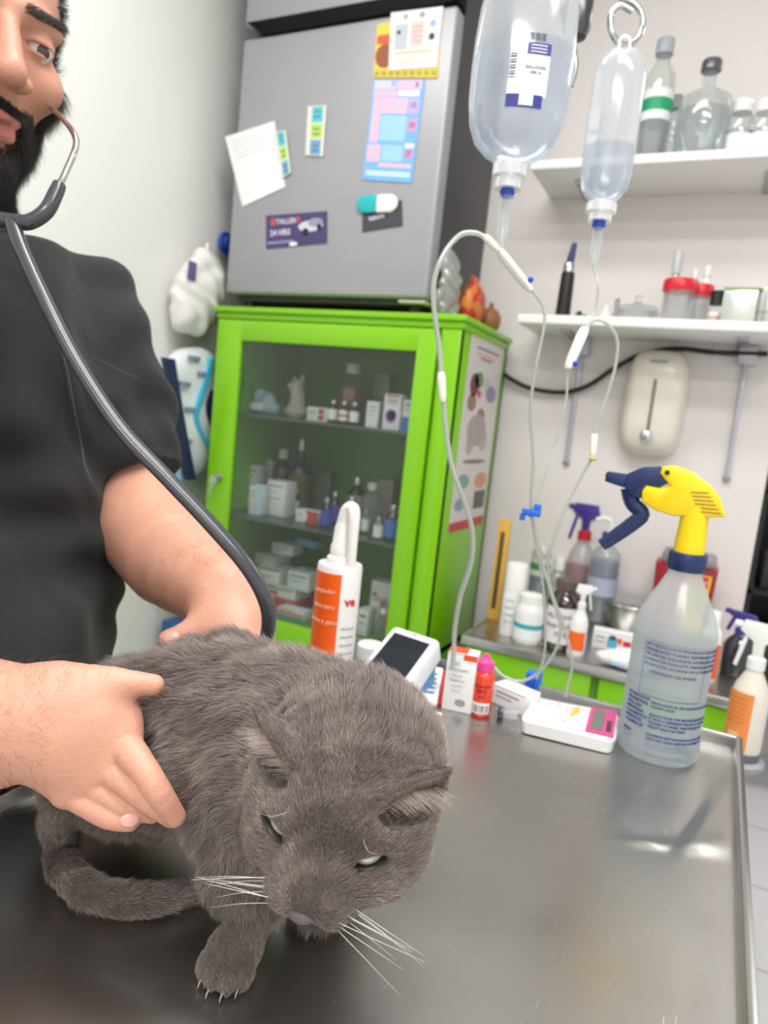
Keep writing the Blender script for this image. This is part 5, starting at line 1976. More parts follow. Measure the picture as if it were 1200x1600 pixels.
p = onshelf(1195, 1.74, ZL)
t = thing('metal_can', 'brushed metal can at the right edge on the lower shelf', 'can', p)
h = zat(p, 454) - ZL
B().lathe([(0, 0), (.030, 0), (.031, .004), (.031, h - .004), (.030, h), (0, h)], STEELP, 28).build('can_body', t)
B().lathe([(.0315, h * .3), (.0315, h * .36)], GREY, 28).build('ridge', t)

# ================================================================== SOAP DISPENSER, CABLE
cdp = atY(1022, 630, 1.86)
CREAM = M_('dispenser_cream', (222, 216, 204), .28, coat=.4)
dsp = thing('soap_dispenser', 'cream wall-mounted soap dispenser with a chrome push button', 'soap dispenser', (cdp[0], YB, cdp[2]))
wd, hd_ = .148, .262
G = []
vs, fs = [], []
nA, nR = 48, 14
for j in range(nR + 1):
    u = j / nR
    dep = .085 * math.sin(u * PI / 2) ** .55 if u > 0 else 0
    sc = math.cos(u * PI / 2) ** .42 if u < 1 else 0
    for i in range(nA):
        a = 2 * PI * i / nA
        ca, sa = math.cos(a), math.sin(a)
        e = .52
        vs.append((wd / 2 * sc * math.copysign(abs(ca) ** e, ca), -dep, hd_ / 2 * sc * math.copysign(abs(sa) ** e, sa)))
for j in range(nR):
    for i in range(nA):
        fs.append([j * nA + i, (j + 1) * nA + i, (j + 1) * nA + (i + 1) % nA, j * nA + (i + 1) % nA])
B().add(vs, fs, CREAM).build('housing', dsp, autosmooth=False)
B().box(-.004, .003, -.0885, -.080, -.075, .055, M_('slot_grey', (120, 114, 108), .5), .002).build('slot', dsp)
b = B()
Mx = Matrix.Translation((-.002, -.086, -.082)) @ Matrix.Rotation(PI / 2, 4, 'X')
b.lathe([(.014, 0), (.014, .006), (.009, .010), (0, .011)], CHR, 24, M=Mx)
b.build('push_button', dsp)
b = B()
b.box(-.020, .020, -.0815, -.078, .094, .101, INKG, .001)
b.build('embossed_mark', dsp)
cbl = thing('wall_cable', 'black electric cable looping along the white wall below the lower shelf', 'cable', (CX1, 1.87, 1.4))
P = [atY(x, y, 1.878) for x, y in ((770, 570), (795, 590), (830, 607), (880, 613), (920, 602), (962, 574), (1005, 553), (1060, 545), (1120, 551), (1200, 553), (1260, 556))]
P = [p for p in P if p[0] < XW - .005]
B().tube([p - np.array([CX1, 1.87, 1.4]) for p in P], .0062, BLACKP, 10, 6).build('cable_run', cbl)
b = B()
for x, y in ((958, 576), (1120, 551)):
    p = atY(x, y, 1.884) - np.array([CX1, 1.87, 1.4])
    b.box(p[0] - .004, p[0] + .004, p[1] - .008, p[1] + .014, p[2] - .008, p[2] + .008, WHITEP, .002)
b.build('cable_clip', cbl)

# ================================================================== STEEL COUNTER
KY, KZ = 1.43, .75
KX0, KX1 = -.455, XW + .022
kt = thing('steel_counter', 'steel-topped counter with a bright green front below the wall shelves', 'counter', (KX0, KY, 0))
KW = KX1 - KX0
b = B()
b.box(0, KW, 0, YB - KY - .002, KZ - .015, KZ - .002, STEELP, .002)
b.box(0, KW, .02, YB - KY - .03, KZ - .004, KZ, STEEL)
b.build('steel_top', kt)
b = B()
b.box(0, KW, -.004, .006, KZ - .016, KZ + .004, STEELP, .003)
b.box(0, .006, 0, YB - KY - .002, KZ - .015, KZ + .004, STEELP, .002)
b.build('raised_edge', kt)
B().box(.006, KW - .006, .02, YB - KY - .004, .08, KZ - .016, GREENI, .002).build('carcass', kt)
for i in range(2):
    x0 = .010 + i * (KW / 2)
    d = B().box(x0, x0 + KW / 2 - .016, .006, .021, .60, KZ - .020, GREEN, .003).build('drawer', kt)
    B().tube([(x0 + KW / 4 - .04, .006, .64), (x0 + KW / 4 - .04, -.012, .64), (x0 + KW / 4 + .04, -.012, .64), (x0 + KW / 4 + .04, .006, .64)], .004, CHR, 8, 1).build('handle', d)
    d = B().box(x0, x0 + KW / 2 - .016, .006, .021, .10, .592, GREEN, .003).build('door', kt)
    B().sph((x0 + KW / 4, .0, .45), .010, CHR, 12, 8).build('knob', d)
B().box(.02, KW - .02, .05, YB - KY - .02, 0, .08, BLACKP).build('plinth', kt)


def onz(x, y, z=KZ):
    return atZ(x, y, z)


# ---- items on the counter
p = onz(770, 968)
t = thing('folding_ruler', 'upright yellow slotted board leaning at the left end of the counter', 'board', p, 0)
h = zat(p, 812) - KZ
b = B()
Mt = Matrix.Rotation(.10, 4, 'Y')
YB_ = M_('board_yellow', (214, 168, 66), .5)
b.box(-.015, .015, -.006, .006, 0, h, YB_, .002)
b.build('board_body', t)
B().box(-.006, .004, -.0075, -.006, h * .12, h * .88, M_('board_slot', (70, 60, 40), .6), .002).build('dark_slot', t)
p = onz(795, 990)
t = thing('spray_can', 'tall white cylindrical can with a white lid at the front left of the counter', 'can', p)
h = zat(p, 880) - KZ
B().lathe([(0, 0), (.023, 0), (.024, .003), (.024, h * .62), (.022, h * .64)], M_('can_white', (226, 226, 228), .35), 28).build('can_body', t)
B().lathe([(.0235, h * .635), (.0235, h * .97), (.021, h), (0, h)], WHITEP, 28).build('lid', t)
b = B()
for i in range(4):
    b.text(['spray', 'solucion', 'antiseptica', '250 ml'][i], .008, INKG, cyl_place(.024, h * (.5 - i * .1)))
b.build('printed_text', t)
p = onz(822, 1002)
t = bottle('white pill jar with a teal and white label on the counter', p, .031, zat(p, 928) - KZ, WHITEP, WHITEP, PAPER, (.10, .64), name='pill_jar', catg='jar', shoulder=.68, neck=.74, capH=.24, mark=TEAL)
p = onz(840, 935)
CLB = clear('blue_water', (176, 200, 214), body=.5, gloss=.02, tint=(190, 212, 222))
t = bottle('clear pump bottle of blue liquid with a green label behind the pill jar', p, .036, zat(p, 835) - KZ, CLEARP, WHITEP, M_('label_bluegrey', (206, 216, 212), .5), (.38, .66), fill=CLB, shoulder=.72, mark=M_('label_greenline', (80, 140, 80), .5), fillz=.66)
B().tube([(0, 0, .0), (0, 0, .03), (-.015, 0, .045), (-.030, 0, .040)], .005, M_('pump_blue', (50, 110, 200), .4), 8, 3).build('pump_nozzle', t, (0, 0, zat(p, 835) - KZ))
p = onz(872, 1010)
t = bottle('brown glass bottle with a white label in the middle of the counter', p, .035, zat(p, 905) - KZ, AMBER, M_('brown_cap', (90, 80, 74), .5), M_('label_white', (226, 222, 224), .5), (.10, .62), shoulder=.66, neck=.55, capH=.14, txt=['ALCOHOL', 'isopropilico', '70 %'])
p = onz(866, 945)
t = bottle('translucent pump bottle behind the brown glass bottle', p, .028, zat(p, 872) - KZ, CLEARP, WHITEP, None, fill=LIQ, shoulder=.6, neck=.4, capH=.25)


def sprayer(label, p, H, R, bodym, headm, lab, labz, nozzle_dir, name='spray_bottle', fill=None, group=None, fillz=.5, red=False):
    t = thing(name, label, 'spray bottle', p, 0, group)
    Hb = H * .70
    B().lathe([(0, 0), (R * .93, 0), (R, R * .15), (R, Hb * .66), (R * .82, Hb * .78), (R * .42, Hb * .93), (R * .40, Hb)], bodym, 28).build('bottle_body', t)
    if fill is not None:
        B().lathe([(0, .002), (R * .9, .002), (R * .95, R * .16), (R * .95, Hb * fillz), (0, Hb * fillz)], fill, 28).build('liquid', t)
    B().lathe([(R * .48, Hb * .95), (R * .48, Hb * 1.06), (R * .36, Hb * 1.08), (0, Hb * 1.08)], (RED if red else headm), 20).build('collar', t)
    a = nozzle_dir
    M = Matrix.Translation((0, 0, Hb * 1.07)) @ Matrix.Rotation(a, 4, 'Z')
    hh = H - Hb * 1.07
    b = B()
    b.prism([(-R * .9, hh * .62), (-R * .7, hh), (R * .9, hh * 1.0), (R * 1.05, hh * .72), (R * .3, hh * .45), (R * .25, 0), (-R * .25, 0), (-R * .28, hh * .42)], -R * .26, R * .26, headm, M=M @ Matrix.Rotation(PI / 2, 4, 'X'), bev=R * .06)
    b.build('spray_head', t)
    B().prism([(R * .55, hh * .66), (R * .78, hh * .62), (R * .98, hh * .1), (R * 1.15, -hh * .35), (R * .95, -hh * .38), (R * .78, hh * .05)], -R * .14, R * .14, headm, M=M @ Matrix.Rotation(PI / 2, 4, 'X'), bev=R * .04).build('trigger', t)
    B().lathe([(R * .20, 0), (R * .20, R * .35), (0, R * .35)], headm, 12, M=M @ Matrix.Translation((R * 1.0, 0, hh * .86)) @ Matrix.Rotation(PI / 2, 4, 'Y')).build('nozzle', t)
    if lab is not None:
        b = B()
        b.lathe([(R * 1.01, Hb * labz[0]), (R * 1.01, Hb * labz[1])], lab, 28, a0=-PI * .85, a1=-PI * .15)
        b.build('label', t)
    return t


PURP = M_('trigger_purple', (66, 48, 140), .35)
PINKL = clear('pink_water', (224, 150, 170), body=.6, gloss=.02, tint=(236, 176, 192))
LAVL = clear('lavender_water', (176, 184, 212), body=.55, gloss=.02, tint=(200, 206, 226))
p = onz(897, 950)
sprayer('spray bottle of pink liquid with a purple trigger and red collar', p, zat(p, 788) - KZ, .037, CLEARP, PURP, None, (0, 0), PI, fill=PINKL, red=True, fillz=.62)
p = onz(932, 968)
t = bottle('clear bottle of lavender liquid with a navy collar and white pump', p, .037, zat(p, 832) - KZ, CLEARP, M_('collar_navy', (34, 40, 100), .4), M_('label_faint', (176, 182, 204), .5), (.3, .5), fill=LAVL, shoulder=.72, neck=.34, capH=.12, fillz=.68)
B().tube([(0, 0, .0), (0, 0, .028), (-.018, 0, .034), (-.036, 0, .028)], .006, WHITEP, 8, 3).build('pump_nozzle', t, (0, 0, zat(p, 832) - KZ))
p = onz(898, 1022)
t = sprayer('small white and orange spray bottle before the pink one', p, zat(p, 914) - KZ, .0185, WHITEP, WHITEP, ORANGE, (.12, .50), .2)
p = onz(962, 1018)
t = carton('white packet with blue, red and yellow print lying on the counter', p, .105, .04, .040, rz=.12, marks=[('r', .30, .50, .25, .85, M_('print_cyan', (90, 180, 210), .5)), ('r', .34, .46, .15, .4, INKD), ('r', .62, .78, .35, .9, RB), ('r', .80, 1.0, .2, .5, YEL), ('r', .05, .26, .3, .38, INKG), ('r', .05, .26, .55, .62, INKG), ('d', .55, .4, .05, .18, ORANGE)])
p = onz(972, 1042)
t = thing('gauze_pack', 'rumpled white gauze pack at the front edge of the counter', 'package', p)
a, qq = soft([((0, 0, .016), (.055, .030, .016)), ((.03, .01, .018), (.035, .025, .016))], h=.003, wr=.002, fr_=140)
a[:, 2] = np.maximum(a[:, 2], .001)
np_mesh('pack_body', a, qq, M_('gauze_white', (228, 226, 228), .6), t)
B().box(-.02, .02, -.031, -.028, .008, .016, LBLUE, .001).build('paper_strip', t)
p = onz(985, 972)
t = thing('steel_basin', 'round steel basin with a bright rim at the back of the counter', 'basin', (p[0], min(p[1], 1.81), KZ))
h = zat(t.location, 942) - KZ
B().lathe([(0, 0), (.045, 0), (.052, .006), (.060, h - .003), (.066, h), (.066, h + .002), (.058, h - .001), (.048, .008), (0, .006)], STEELP, 36).build('basin_body', t)
B().lathe([(.0645, h - .002), (.068, h), (.0665, h + .003), (.064, h + .002)], CHR, 36).build('rim', t)
p = onz(1062, 975)
sh = thing('sharps_container', 'dark red sharps container with a yellow label and grey lid', 'container', (p[0], 1.80, KZ))
h = zat(sh.location, 862) - KZ
SR = M_('sharps_red', (150, 26, 44), .35)
b = B()
b.prism([(-.062, 0), (.058, 0), (.066, h * .86), (-.070, h * .86)], -.045, .045, SR, M=Matrix.Rotation(PI / 2, 4, 'X'), bev=.006)
b.build('container_body', sh)
B().box(-.060, .060, -.040, .040, h * .86, h, clear('sharps_lid', (176, 160, 164), body=.7, gloss=.08, rough=.2), .010).build('lid', sh)
q = Quad((.005, -.0465, h * .80), (.055, -.0465, h * .80), (.050, -.0465, h * .12), (.005, -.0465, h * .12))
if q.n[1] > 0:
    q.n = -q.n
b = B()
q.slab(b, 0, 1, 0, 1, 0, .001, M_('label_yellow', (226, 200, 40), .5))
q.slab(b, .1, .9, .02, .20, .001, .0014, RB)
q.words(b, 'PELIGRO', .5, .11, .010, PAPER, .0016)
for i, s_ in enumerate(('RESIDUOS', 'PUNZO', 'CORTANTES')):
    q.words(b, s_, .5, .32 + .15 * i, .008, INKD, .0012)
b.build('warning_label', sh)
p = onz(1100, 1062)
t = bottle('slim orange and white bottle to the right behind the large spray bottle', p, .020, zat(p, 955) - KZ, WHITEP, WHITEP, ORANGE, (.06, .55), name='lotion_bottle', shoulder=.66, neck=.45, capH=.28)
p = onz(1148, 1052)
t = sprayer('spray bottle with a dark purple head half hidden by the white trigger', p, zat(p, 958) - KZ, .030, clear('dark_spray_body', (70, 70, 84), body=.7, gloss=.05, tint=(90, 90, 110)), PURP, None, (0, 0), 2.6)

# bottle stand in the gap beside the table: a small round stool seat
p = atZ(1155, 1180, .70)
stl = thing('stool', 'small grey round stool behind the corner of the steel table', 'stool', (p[0] - .012, p[1], 0))
B().lathe([(0, .685), (.048, .685), (.052, .690), (.052, .697), (.048, .70), (0, .70)], GREY, 28).build('seat', stl)
B().lathe([(.014, .02), (.014, .685)], STEELD, 16).build('column', stl)
B().lathe([(0, 0), (.05, 0), (.05, .012), (.016, .03), (.014, .03)], STEELD, 28).build('foot', stl)
h = zat((p[0], p[1], .70), 975) - .70
BEI = M_('bottle_cream', (226, 220, 208), .35)
t = sprayer('big white trigger spray bottle with an orange label beyond the table corner', (p[0], p[1], .70), h, .030, BEI, WHITEP, None, (0, 0), PI * .93, name='spray_bottle')
Hb = h * .70
b = B()
b.lathe([(.0304, Hb * .10), (.0304, Hb * .72)], M_('label_orange_soft', (232, 138, 74), .45), 20, a0=-PI * .95, a1=-PI * .45)
b.build('orange_label', t)
b = B()
b.lathe([(.0306, Hb * .14), (.0306, Hb * .30)], M_('label_peach', (240, 184, 130), .45), 20, a0=-PI * .80, a1=-PI * .60)
for i in range(6):
    b.lathe([(.0307, Hb * (.40 + .05 * i)), (.0307, Hb * (.41 + .05 * i))], M_('label_brownline', (196, 110, 60), .5), 12, a0=-PI * .90, a1=-PI * .55)
b.build('label_print', t)
B().lathe([(0, -.001), (.031, -.001), (.031, .014)], M_('bottle_base_grey', (96, 98, 112), .4), 28).build('grey_base', t)

# dark shelving in the room behind
DK = M_('rack_black', (24, 24, 26), .5)
rk = thing('storage_rack', 'dark storage rack in the space beyond the end of the white wall', 'rack', (XW + .04, 2.78, 0))
b = B()
for x in (0, .78):
    for y in (0, .36):
        b.box(x, x + .025, y, y + .025, 0, 1.62, DK, .002)
b.build('posts', rk)
for z in (.35, .72, 1.08, 1.40, 1.60):
    b = B().box(0, .80, 0, .385, z, z + .018, DK, .002)
    b.build('rack_shelf', rk)
B().box(.026, .776, .36, .372, .36, 1.60, DK).build('back_panel', rk)
for i, (x, z, w_, hh, c) in enumerate(((.05, .738, .10, .14, (60, 62, 66)), (.17, .738, .09, .20, (34, 34, 38)), (.05, 1.098, .12, .16, (40, 40, 44)), (.20, 1.098, .08, .11, (90, 90, 92)), (.06, .368, .16, .22, (46, 44, 44)))):
    t = thing('storage_box', ['dark grey box on the rack, lower left', 'black tall box beside the dark grey box on the rack', 'black box at the left of the upper rack shelf', 'grey small box next to the black box on the upper rack shelf', 'dark brown box on the lowest rack shelf'][i], 'box', (XW + .04 + x, 2.83, z))
    B().box(0, w_, 0, .2, 0, hh * .8, M_('bx%d' % i, c, .5), .004).build('box_body', t)
    B().box(-.002, w_ + .002, -.002, .202, hh * .8 + .0005, hh, M_('bx%d' % i, c, .5), .003).build('lid', t)

# ================================================================== THINGS ON THE TABLE
# large spray bottle
p = atZ(1024, 1172, TZ)
p = np.array([p[0], p[1], TZ])
R = .0430
H0 = zat(p, 880) - TZ
HT = zat(p, 735) - TZ
sb = thing('trigger_spray_bottle', 'large translucent spray bottle with a yellow and navy trigger head', 'spray bottle', p, facing(p))
MILK = clear('milky_bottle', (240, 244, 246), body=.45, gloss=.03, rough=.22, tint=(250, 252, 252), translucent=.6)
BWAT = clear('cloudy_water', (214, 224, 232), body=.18, gloss=.01, rough=.1, tint=(232, 238, 242))
hb = H0
b = B()
b.lathe([(0, .003), (R * .80, .002), (R * .90, 0), (R * .985, .006), (R, .014), (R * 1.0, hb * .10), (R * .965, hb * .13), (R * .955, hb * .30), (R * .955, hb * .48), (R * .965, hb * .60), (R * .985, hb * .625), (R * .955, hb * .68), (R * .86, hb * .745), (R * .66, hb * .83), (R * .50, hb * .90), (R * .40, hb * .945), (R * .385, hb)], MILK, 48)
b.build('bottle_body', sb)
B().lathe([(0, .005), (R * .92, .006), (R * .955, .016), (R * .93, hb * .14), (R * .925, hb * .58), (R * .93, hb * .63), (0, hb * .63)], BWAT, 40).build('liquid', sb)
NAVYP = M_('navy_plastic', (26, 44, 92), .35)
YELP = M_('yellow_plastic', (248, 214, 16), .32)
b = B()
b.lathe([(R * .43, hb * .965), (R * .45, hb * .975), (R * .45, hb + .010), (R * .42, hb + .012), (0, hb + .012)], NAVYP, 32)
b.build('collar', sb)
hh = HT - hb
b = B()
b.lathe([(R * .36, hb + .011), (R * .34, hb + .030), (R * .30, hb + hh * .62), (0, hb + hh * .63)], YELP, 28)
b.build('neck', sb)
# head: local x = along spray direction (-x is the nozzle side), built in the plane facing the viewer
u = float((p - CAM) @ FWD) / FPX


def HP(x, y):           # from the head's outline measured beside the neck axis
    dx, dy = x - 1068, y - 878
    return ((dx * .990 + dy * .137) * u, hb + (dx * .137 - dy * .990) * u)


MX = Matrix.Rotation(PI / 2, 4, 'X')


def hprism(pts, t_, mt_, nm, bev=.002):
    o = B().prism([HP(*q) for q in pts], -t_, t_, mt_, M=Matrix(((1, 0, 0, 0), (0, 0, 1, 0), (0, 1, 0, 0), (0, 0, 0, 1))), bev=bev).build(nm, sb)
    return o


yh = hprism([(1029, 742), (1034, 732), (1050, 731), (1075, 741), (1100, 762), (1112, 780), (1120, 806), (1093, 808), (1048, 806), (1022, 797), (1004, 784), (1004, 768), (1010, 760), (1030, 764), (1044, 760), (1036, 752)], .0115, YELP, 'yellow_shell', .004)
for sy in (-1, 1):
    b = B()
    for i in range(6):
        xa, ya, xb, yb = 1072 + i * 2.0, 770 + i * 5.6, 1096 + i * 3.4, 771 + i * 6.0
        A_, B__ = HP(xa, ya), HP(xb, yb)
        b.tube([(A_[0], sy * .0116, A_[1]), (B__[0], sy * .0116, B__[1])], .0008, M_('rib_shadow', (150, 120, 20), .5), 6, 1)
    b.build('grip_rib', yh)
c_ = HP(1040, 741)
B().lathe([(0, -.0128), (.0026, -.0128), (.0026, .0128), (0, .0128)], BLACKP, 16, M=Matrix.Translation((c_[0], 0, c_[1])) @ Matrix.Rotation(PI / 2, 4, 'X')).build('pivot_pin', yh)
hprism([(978, 760), (984, 742), (1005, 733), (1030, 732), (1032, 745), (1042, 757), (1030, 763), (1012, 760), (1004, 770), (1004, 780), (990, 778), (982, 768)], .0100, NAVYP, 'navy_hood', .003)
hprism([(951, 742), (954, 739), (985, 744), (984, 757), (978, 764), (950, 754)], .0075, NAVYP, 'nozzle', .002)
b = B()
tr = [HP(*q) for q in ((986, 765), (990, 788), (1004, 805), (988, 822), (965, 840), (945, 855))]
b.tube([(q[0], 0, q[1]) for q in tr], [.0075, .0062, .0062, .0062, .0058, .0052], NAVYP, 12, 5, flat=1.3)
b.build('trigger_lever', sb)
# blue printing on the bottle, wrapped round it
PRT = M_('bottle_print', (52, 62, 130), .5)
b = B()
Rl = R * .962


def lbl(b_, s_, a0_, z_, size, al='LEFT', bold=0.0, m_=PRT):
    b_.text(s_, size, m_, cyl_place(Rl, z_, a0_, push=.0005), al, bold=bold)


zt_ = hb * .60
txt1 = ['NO MEZCLE CON OTROS PRODUCTOS QUIMICOS. ESTE', 'ENVASE ES REUTILIZABLE. IDENTIFIQUE EL CONTENIDO', 'DEL ENVASE. ENJUAGUE EL ATOMIZADOR ANTES DE', 'CAMBIAR DE PRODUCTO. MANTENGA FUERA DEL', 'ALCANCE DE LOS NINOS. NO LO INGIERA. EN CASO']
for i, s_ in enumerate(txt1):
    lbl(b, s_, -.62, zt_ - i * .0052, .0038)
b.text('CONTENIDO DEL ENVASE', .0040, PRT, cyl_place(Rl, zt_ - 5.4 * .0052, .12, push=.0005), 'CENTER')
# thin frame round the writing field
for (a0_, a1_, z0_, z1_) in ((-.66, .92, hb * .34, hb * .343), (-.66, .92, hb * .615, hb * .618)):
    b.lathe([(Rl + .0005, z0_), (Rl + .0005, z1_)], PRT, 20, a0=a0_ - PI / 2, a1=a1_ - PI / 2)
for a_ in (-.66, .92):
    b.lathe([(Rl + .0005, hb * .34), (Rl + .0005, hb * .618)], PRT, 1, a0=a_ - PI / 2, a1=a_ - PI / 2 + .012)
zb = hb * .315
txt2 = ['PRECAUCION: EL USO INADECUADO PUEDE', 'CAUSAR DANO', '', 'ALWAYS RINSE THE SPRAYER BEFORE USING', 'IT WITH A DIFFERENT PRODUCT. SQUEEZE', 'TRIGGER TO PRIME. TURN NOZZLE TO', 'ADJUST SPRAY PATTERN', '', 'CONSERVE ESTE ENVASE EN LUGAR FRESCO', 'LAVE CON AGUA DESPUES DE USARLO. NO', 'REUTILICE PARA ALIMENTOS', 'INDUSTRIA RECICLABLE HDPE 2', '', 'CAPACIDAD 946 ml / 32 oz']
for i, s_ in enumerate(txt2):
    if s_:
        lbl(b, s_, -.28, zb - i * .0043, .0034, bold=.00008)
for i, s_ in enumerate(['ATOMIZADOR', 'PROFESIONAL', 'PARA USO', 'INDUSTRIAL', 'Y DOMESTICO', 'RESISTENTE', 'A QUIMICOS', '', 'SPRAY', 'BOTTLE', '32 OZ']):
    if s_:
        lbl(b, s_, -.98, zb + .002 - i * .0050, .0042, bold=.0001)
b.build('printed_text', sb)

# white and orange pump bottle behind the cat
p = atZ(514, 1062, TZ)
t = thing('pump_bottle', 'white and orange bottle with a white folded nozzle, behind the cat', 'bottle', p, facing(p))
po = np.array(p)
hb = zat(p, 880) - TZ
R = .0275
b = B()
b.lathe([(0, 0), (R * .96, 0), (R, .004), (R, hb - .004), (R * .96, hb), (0, hb + .001)], M_('tube_white', (238, 238, 238), .3, coat=.3), 40)
b.build('bottle_body', t)
b = B()
b.lathe([(R + .0003, .012), (R + .0003, hb * .945)], M_('label_orange_vivid', (246, 98, 20), .4), 24, a0=-PI * .97, a1=-PI * .46)
b.build('orange_panel', t)
b = B()
for i, s_ in enumerate(('Limpiador', 'otico para', 'perros y gatos', '', 'Solucion', 'topica')):
    if s_:
        b.text(s_, .0075, M_('label_pale', (250, 214, 190), .5), cyl_place(R + .0005, hb * (.80 - i * .125), -.62), 'CENTER')
b.text('ve', .016, M_('label_red', (222, 60, 40), .5), cyl_place(R + .0003, hb * .72, .62), 'CENTER', bold=.0006)
for i in range(5):
    b.text('150 ml sol.', .0045, INKG, cyl_place(R + .0003, hb * (.5 - i * .07), .62), 'CENTER')
b.build('label_print', t)
b = B()
hn = zat(p, 786) - TZ - hb
b.lathe([(R * .62, hb), (R * .62, hb + hn * .10), (R * .50, hb + hn * .14), (R * .50, hb + hn * .30), (R * .44, hb + hn * .34), (R * .40, hb + hn * .60), (R * .30, hb + hn * .72), (0, hb + hn * .74)], WHITEP, 28)
b.build('cap', t)
b = B()
b.tube([(-.001, 0, hb + hn * .60), (.002, -.001, hb + hn * .86), (.007, -.006, hb + hn * .94), (.0105, -.012, hb + hn * .84), (.0115, -.015, hb + hn * .40), (.0125, -.017, hb - .002)], [.0090, .0088, .0078, .0074, .0066, .0058], WHITEP, 14, 5)
b.build('folded_nozzle', t)

# card payment terminal
tl_, tr_, br_, bl_ = atZ(617, 980, TZ + .062), atZ(692, 993, TZ + .062), atZ(632, 1084, TZ + .026), atZ(556, 1054, TZ + .026)
tr_ = tl_ + (br_ - bl_) * 1.0
o = np.array([(tl_[0] + br_[0]) / 2, (tl_[1] + br_[1]) / 2, TZ])
t = thing('payment_terminal', 'white card payment terminal with a dark screen, tilted up behind the cat', 'payment terminal', o)
q = Quad(tl_, tr_, br_, bl_, origin=o)
if q.n[2] < 0:
    q.n = -q.n
TW = M_('terminal_white', (232, 236, 240), .3, coat=.4)
b = B()
n_ = 6
ring = []
for (cu, cv, a_) in ((.10, .06, PI), (.90, .06, 1.5 * PI), (.90, .94, 0), (.10, .94, .5 * PI)):
    for i in range(n_ + 1):
        aa = a_ + PI / 2 * i / n_
        ring.append((cu + .10 * math.cos(aa), cv + .06 * math.sin(aa)))
topv = [q.at(u_, v_, 0) for u_, v_ in ring]
topi = [q.at(.5 + (u_ - .5) * .97, .5 + (v_ - .5) * .98, .002) for u_, v_ in ring]
low = [q.at(u_, v_, -.022) for u_, v_ in ring]
N_ = len(ring)
b.add([tuple(v) for v in topi + topv + low], [list(range(N_))] + [[i, N_ + i, N_ + (i + 1) % N_, (i + 1) % N_] for i in range(N_)] + [[N_ + i, 2 * N_ + i, 2 * N_ + (i + 1) % N_, N_ + (i + 1) % N_] for i in range(N_)] + [list(range(3 * N_ - 1, 2 * N_ - 1, -1))], TW)
b.build('case', t)
b = B()
vs = [q.at(.1, .12, -.022), q.at(.96, .12, -.022), q.at(.96, .95, -.022), q.at(.1, .95, -.022)]
vb = [np.array([v[0], v[1], .0006]) for v in vs]
b.add([tuple(v) for v in vs + vb], [[0, 1, 2, 3], [7, 6, 5, 4], [0, 4, 5, 1], [1, 5, 6, 2], [2, 6, 7, 3], [3, 7, 4, 0]], M_('terminal_blue', (84, 158, 214), .4), False)
b.build('blue_base', t)
b = B()
q.slab(b, .10, .86, .12, .82, .002, .0026, M_('screen_dark', (26, 32, 40), .08, coat=.6))
b.build('screen', t)
b = B()
q.disc(b, .48, .05, .022, .014, .002, .0026, BLACKP)
q.slab(b, .30, .60, .90, .92, .002, .0024, M_('button_faint', (190, 196, 204), .4))
q.disc(b, .40, .965, .02, .012, .002, .0026, GREY)
b.build('camera_and_button', t)

# papers beside it
t = thing('leaflet_stack', 'stack of blue, white and red leaflets right of the payment terminal', 'papers', atZ(668, 1080, TZ))
o = np.array(t.location)
for i, (pts, mt_, z_) in enumerate((([(655, 1042), (695, 1052), (690, 1103), (640, 1100)], M_('leaflet_red', (196, 40, 50), .5), .0), ([(650, 1040), (692, 1048), (682, 1104), (636, 1098)], PAPER, .004), ([(648, 1030), (678, 1030), (655, 1080), (632, 1082)], M_('leaflet_sky', (80, 150, 210), .5), .010))):
    q = Quad(*[atZ(x, y, TZ + .0006 + z_) for x, y in pts], origin=o)
    if q.n[2] < 0:
        q.n = -q.n
    b = B()
    q.slab(b, 0, 1, 0, 1, 0, .0035, mt_)
    if i == 1:
        for k in range(5):
            q.slab(b, .25, .85, .2 + k * .13, .25 + k * .13, .0035, .0037, M_('leaflet_violet', (110, 110, 160), .5))
    b.build('leaflet', t)
t = thing('plastic_pen', 'thin white plastic stick on the table below the leaflets', 'pen', atZ(655, 1112, TZ))
o = np.array(t.location)
P = [atZ(x, y, TZ + .0042) for x, y in ((618, 1106), (655, 1113), (690, 1116))]
B().tube([x - o for x in P], [.004, .0042, .0018], WHITEP, 12, 4).build('stick_body', t)
B().tube([P[0] - o - nrm(P[1] - P[0]) * .010, P[0] - o + nrm(P[1] - P[0]) * .004], .0048, GREY, 12, 1).build('end_cap', t)
t = thing('tape_roll', 'small round white tub behind the payment terminal, beside the orange bottle', 'tub', atZ(577, 1030, TZ))
B().lathe([(0, 0), (.016, 0), (.018, .003), (.018, .016), (.016, .020)], WHITEP, 28).build('tub_body', t)
B().lathe([(.0185, .014), (.0185, .021), (.016, .023), (0, .023)], WHITEP, 28).build('lid', t)

# medicine box and orange dropper bottle
p = atZ(712, 1112, TZ)
h = zat(p, 1022) - TZ
t = carton('upright white medicine box with an orange corner behind the orange dropper bottle', p, .0345, .024, h, rz=.18, lines=[('USO', .3, .18, .0055, INKG), ('VETERINARIO', .42, .28, .0040, INKG), ('Via oral', .4, .38, .0040, INKG), ('Suspension', .42, .46, .0040, INKG), ('Lote 0312', .42, .56, .0035, INKG), ('Cad 24', .42, .64, .0035, INKG)], marks=[('r', .55, 1, 0, .10, M_('corner_orange', (236, 80, 40), .4)), ('d', .6, .84, .18, .06, INKG)])
b = B().box(.01725, .0176, .0, .024, 0, h, PAPER).box(.0176, .018, .004, .022, h * .3, h * .5, ORANGE).box(-.017, .005, .002, .022, h, h + .0004, M_('corner_orange', (236, 80, 40), .4))
b.build('printed_side', t)
p = atZ(749, 1114, TZ)
h = zat(p, 1022) - TZ
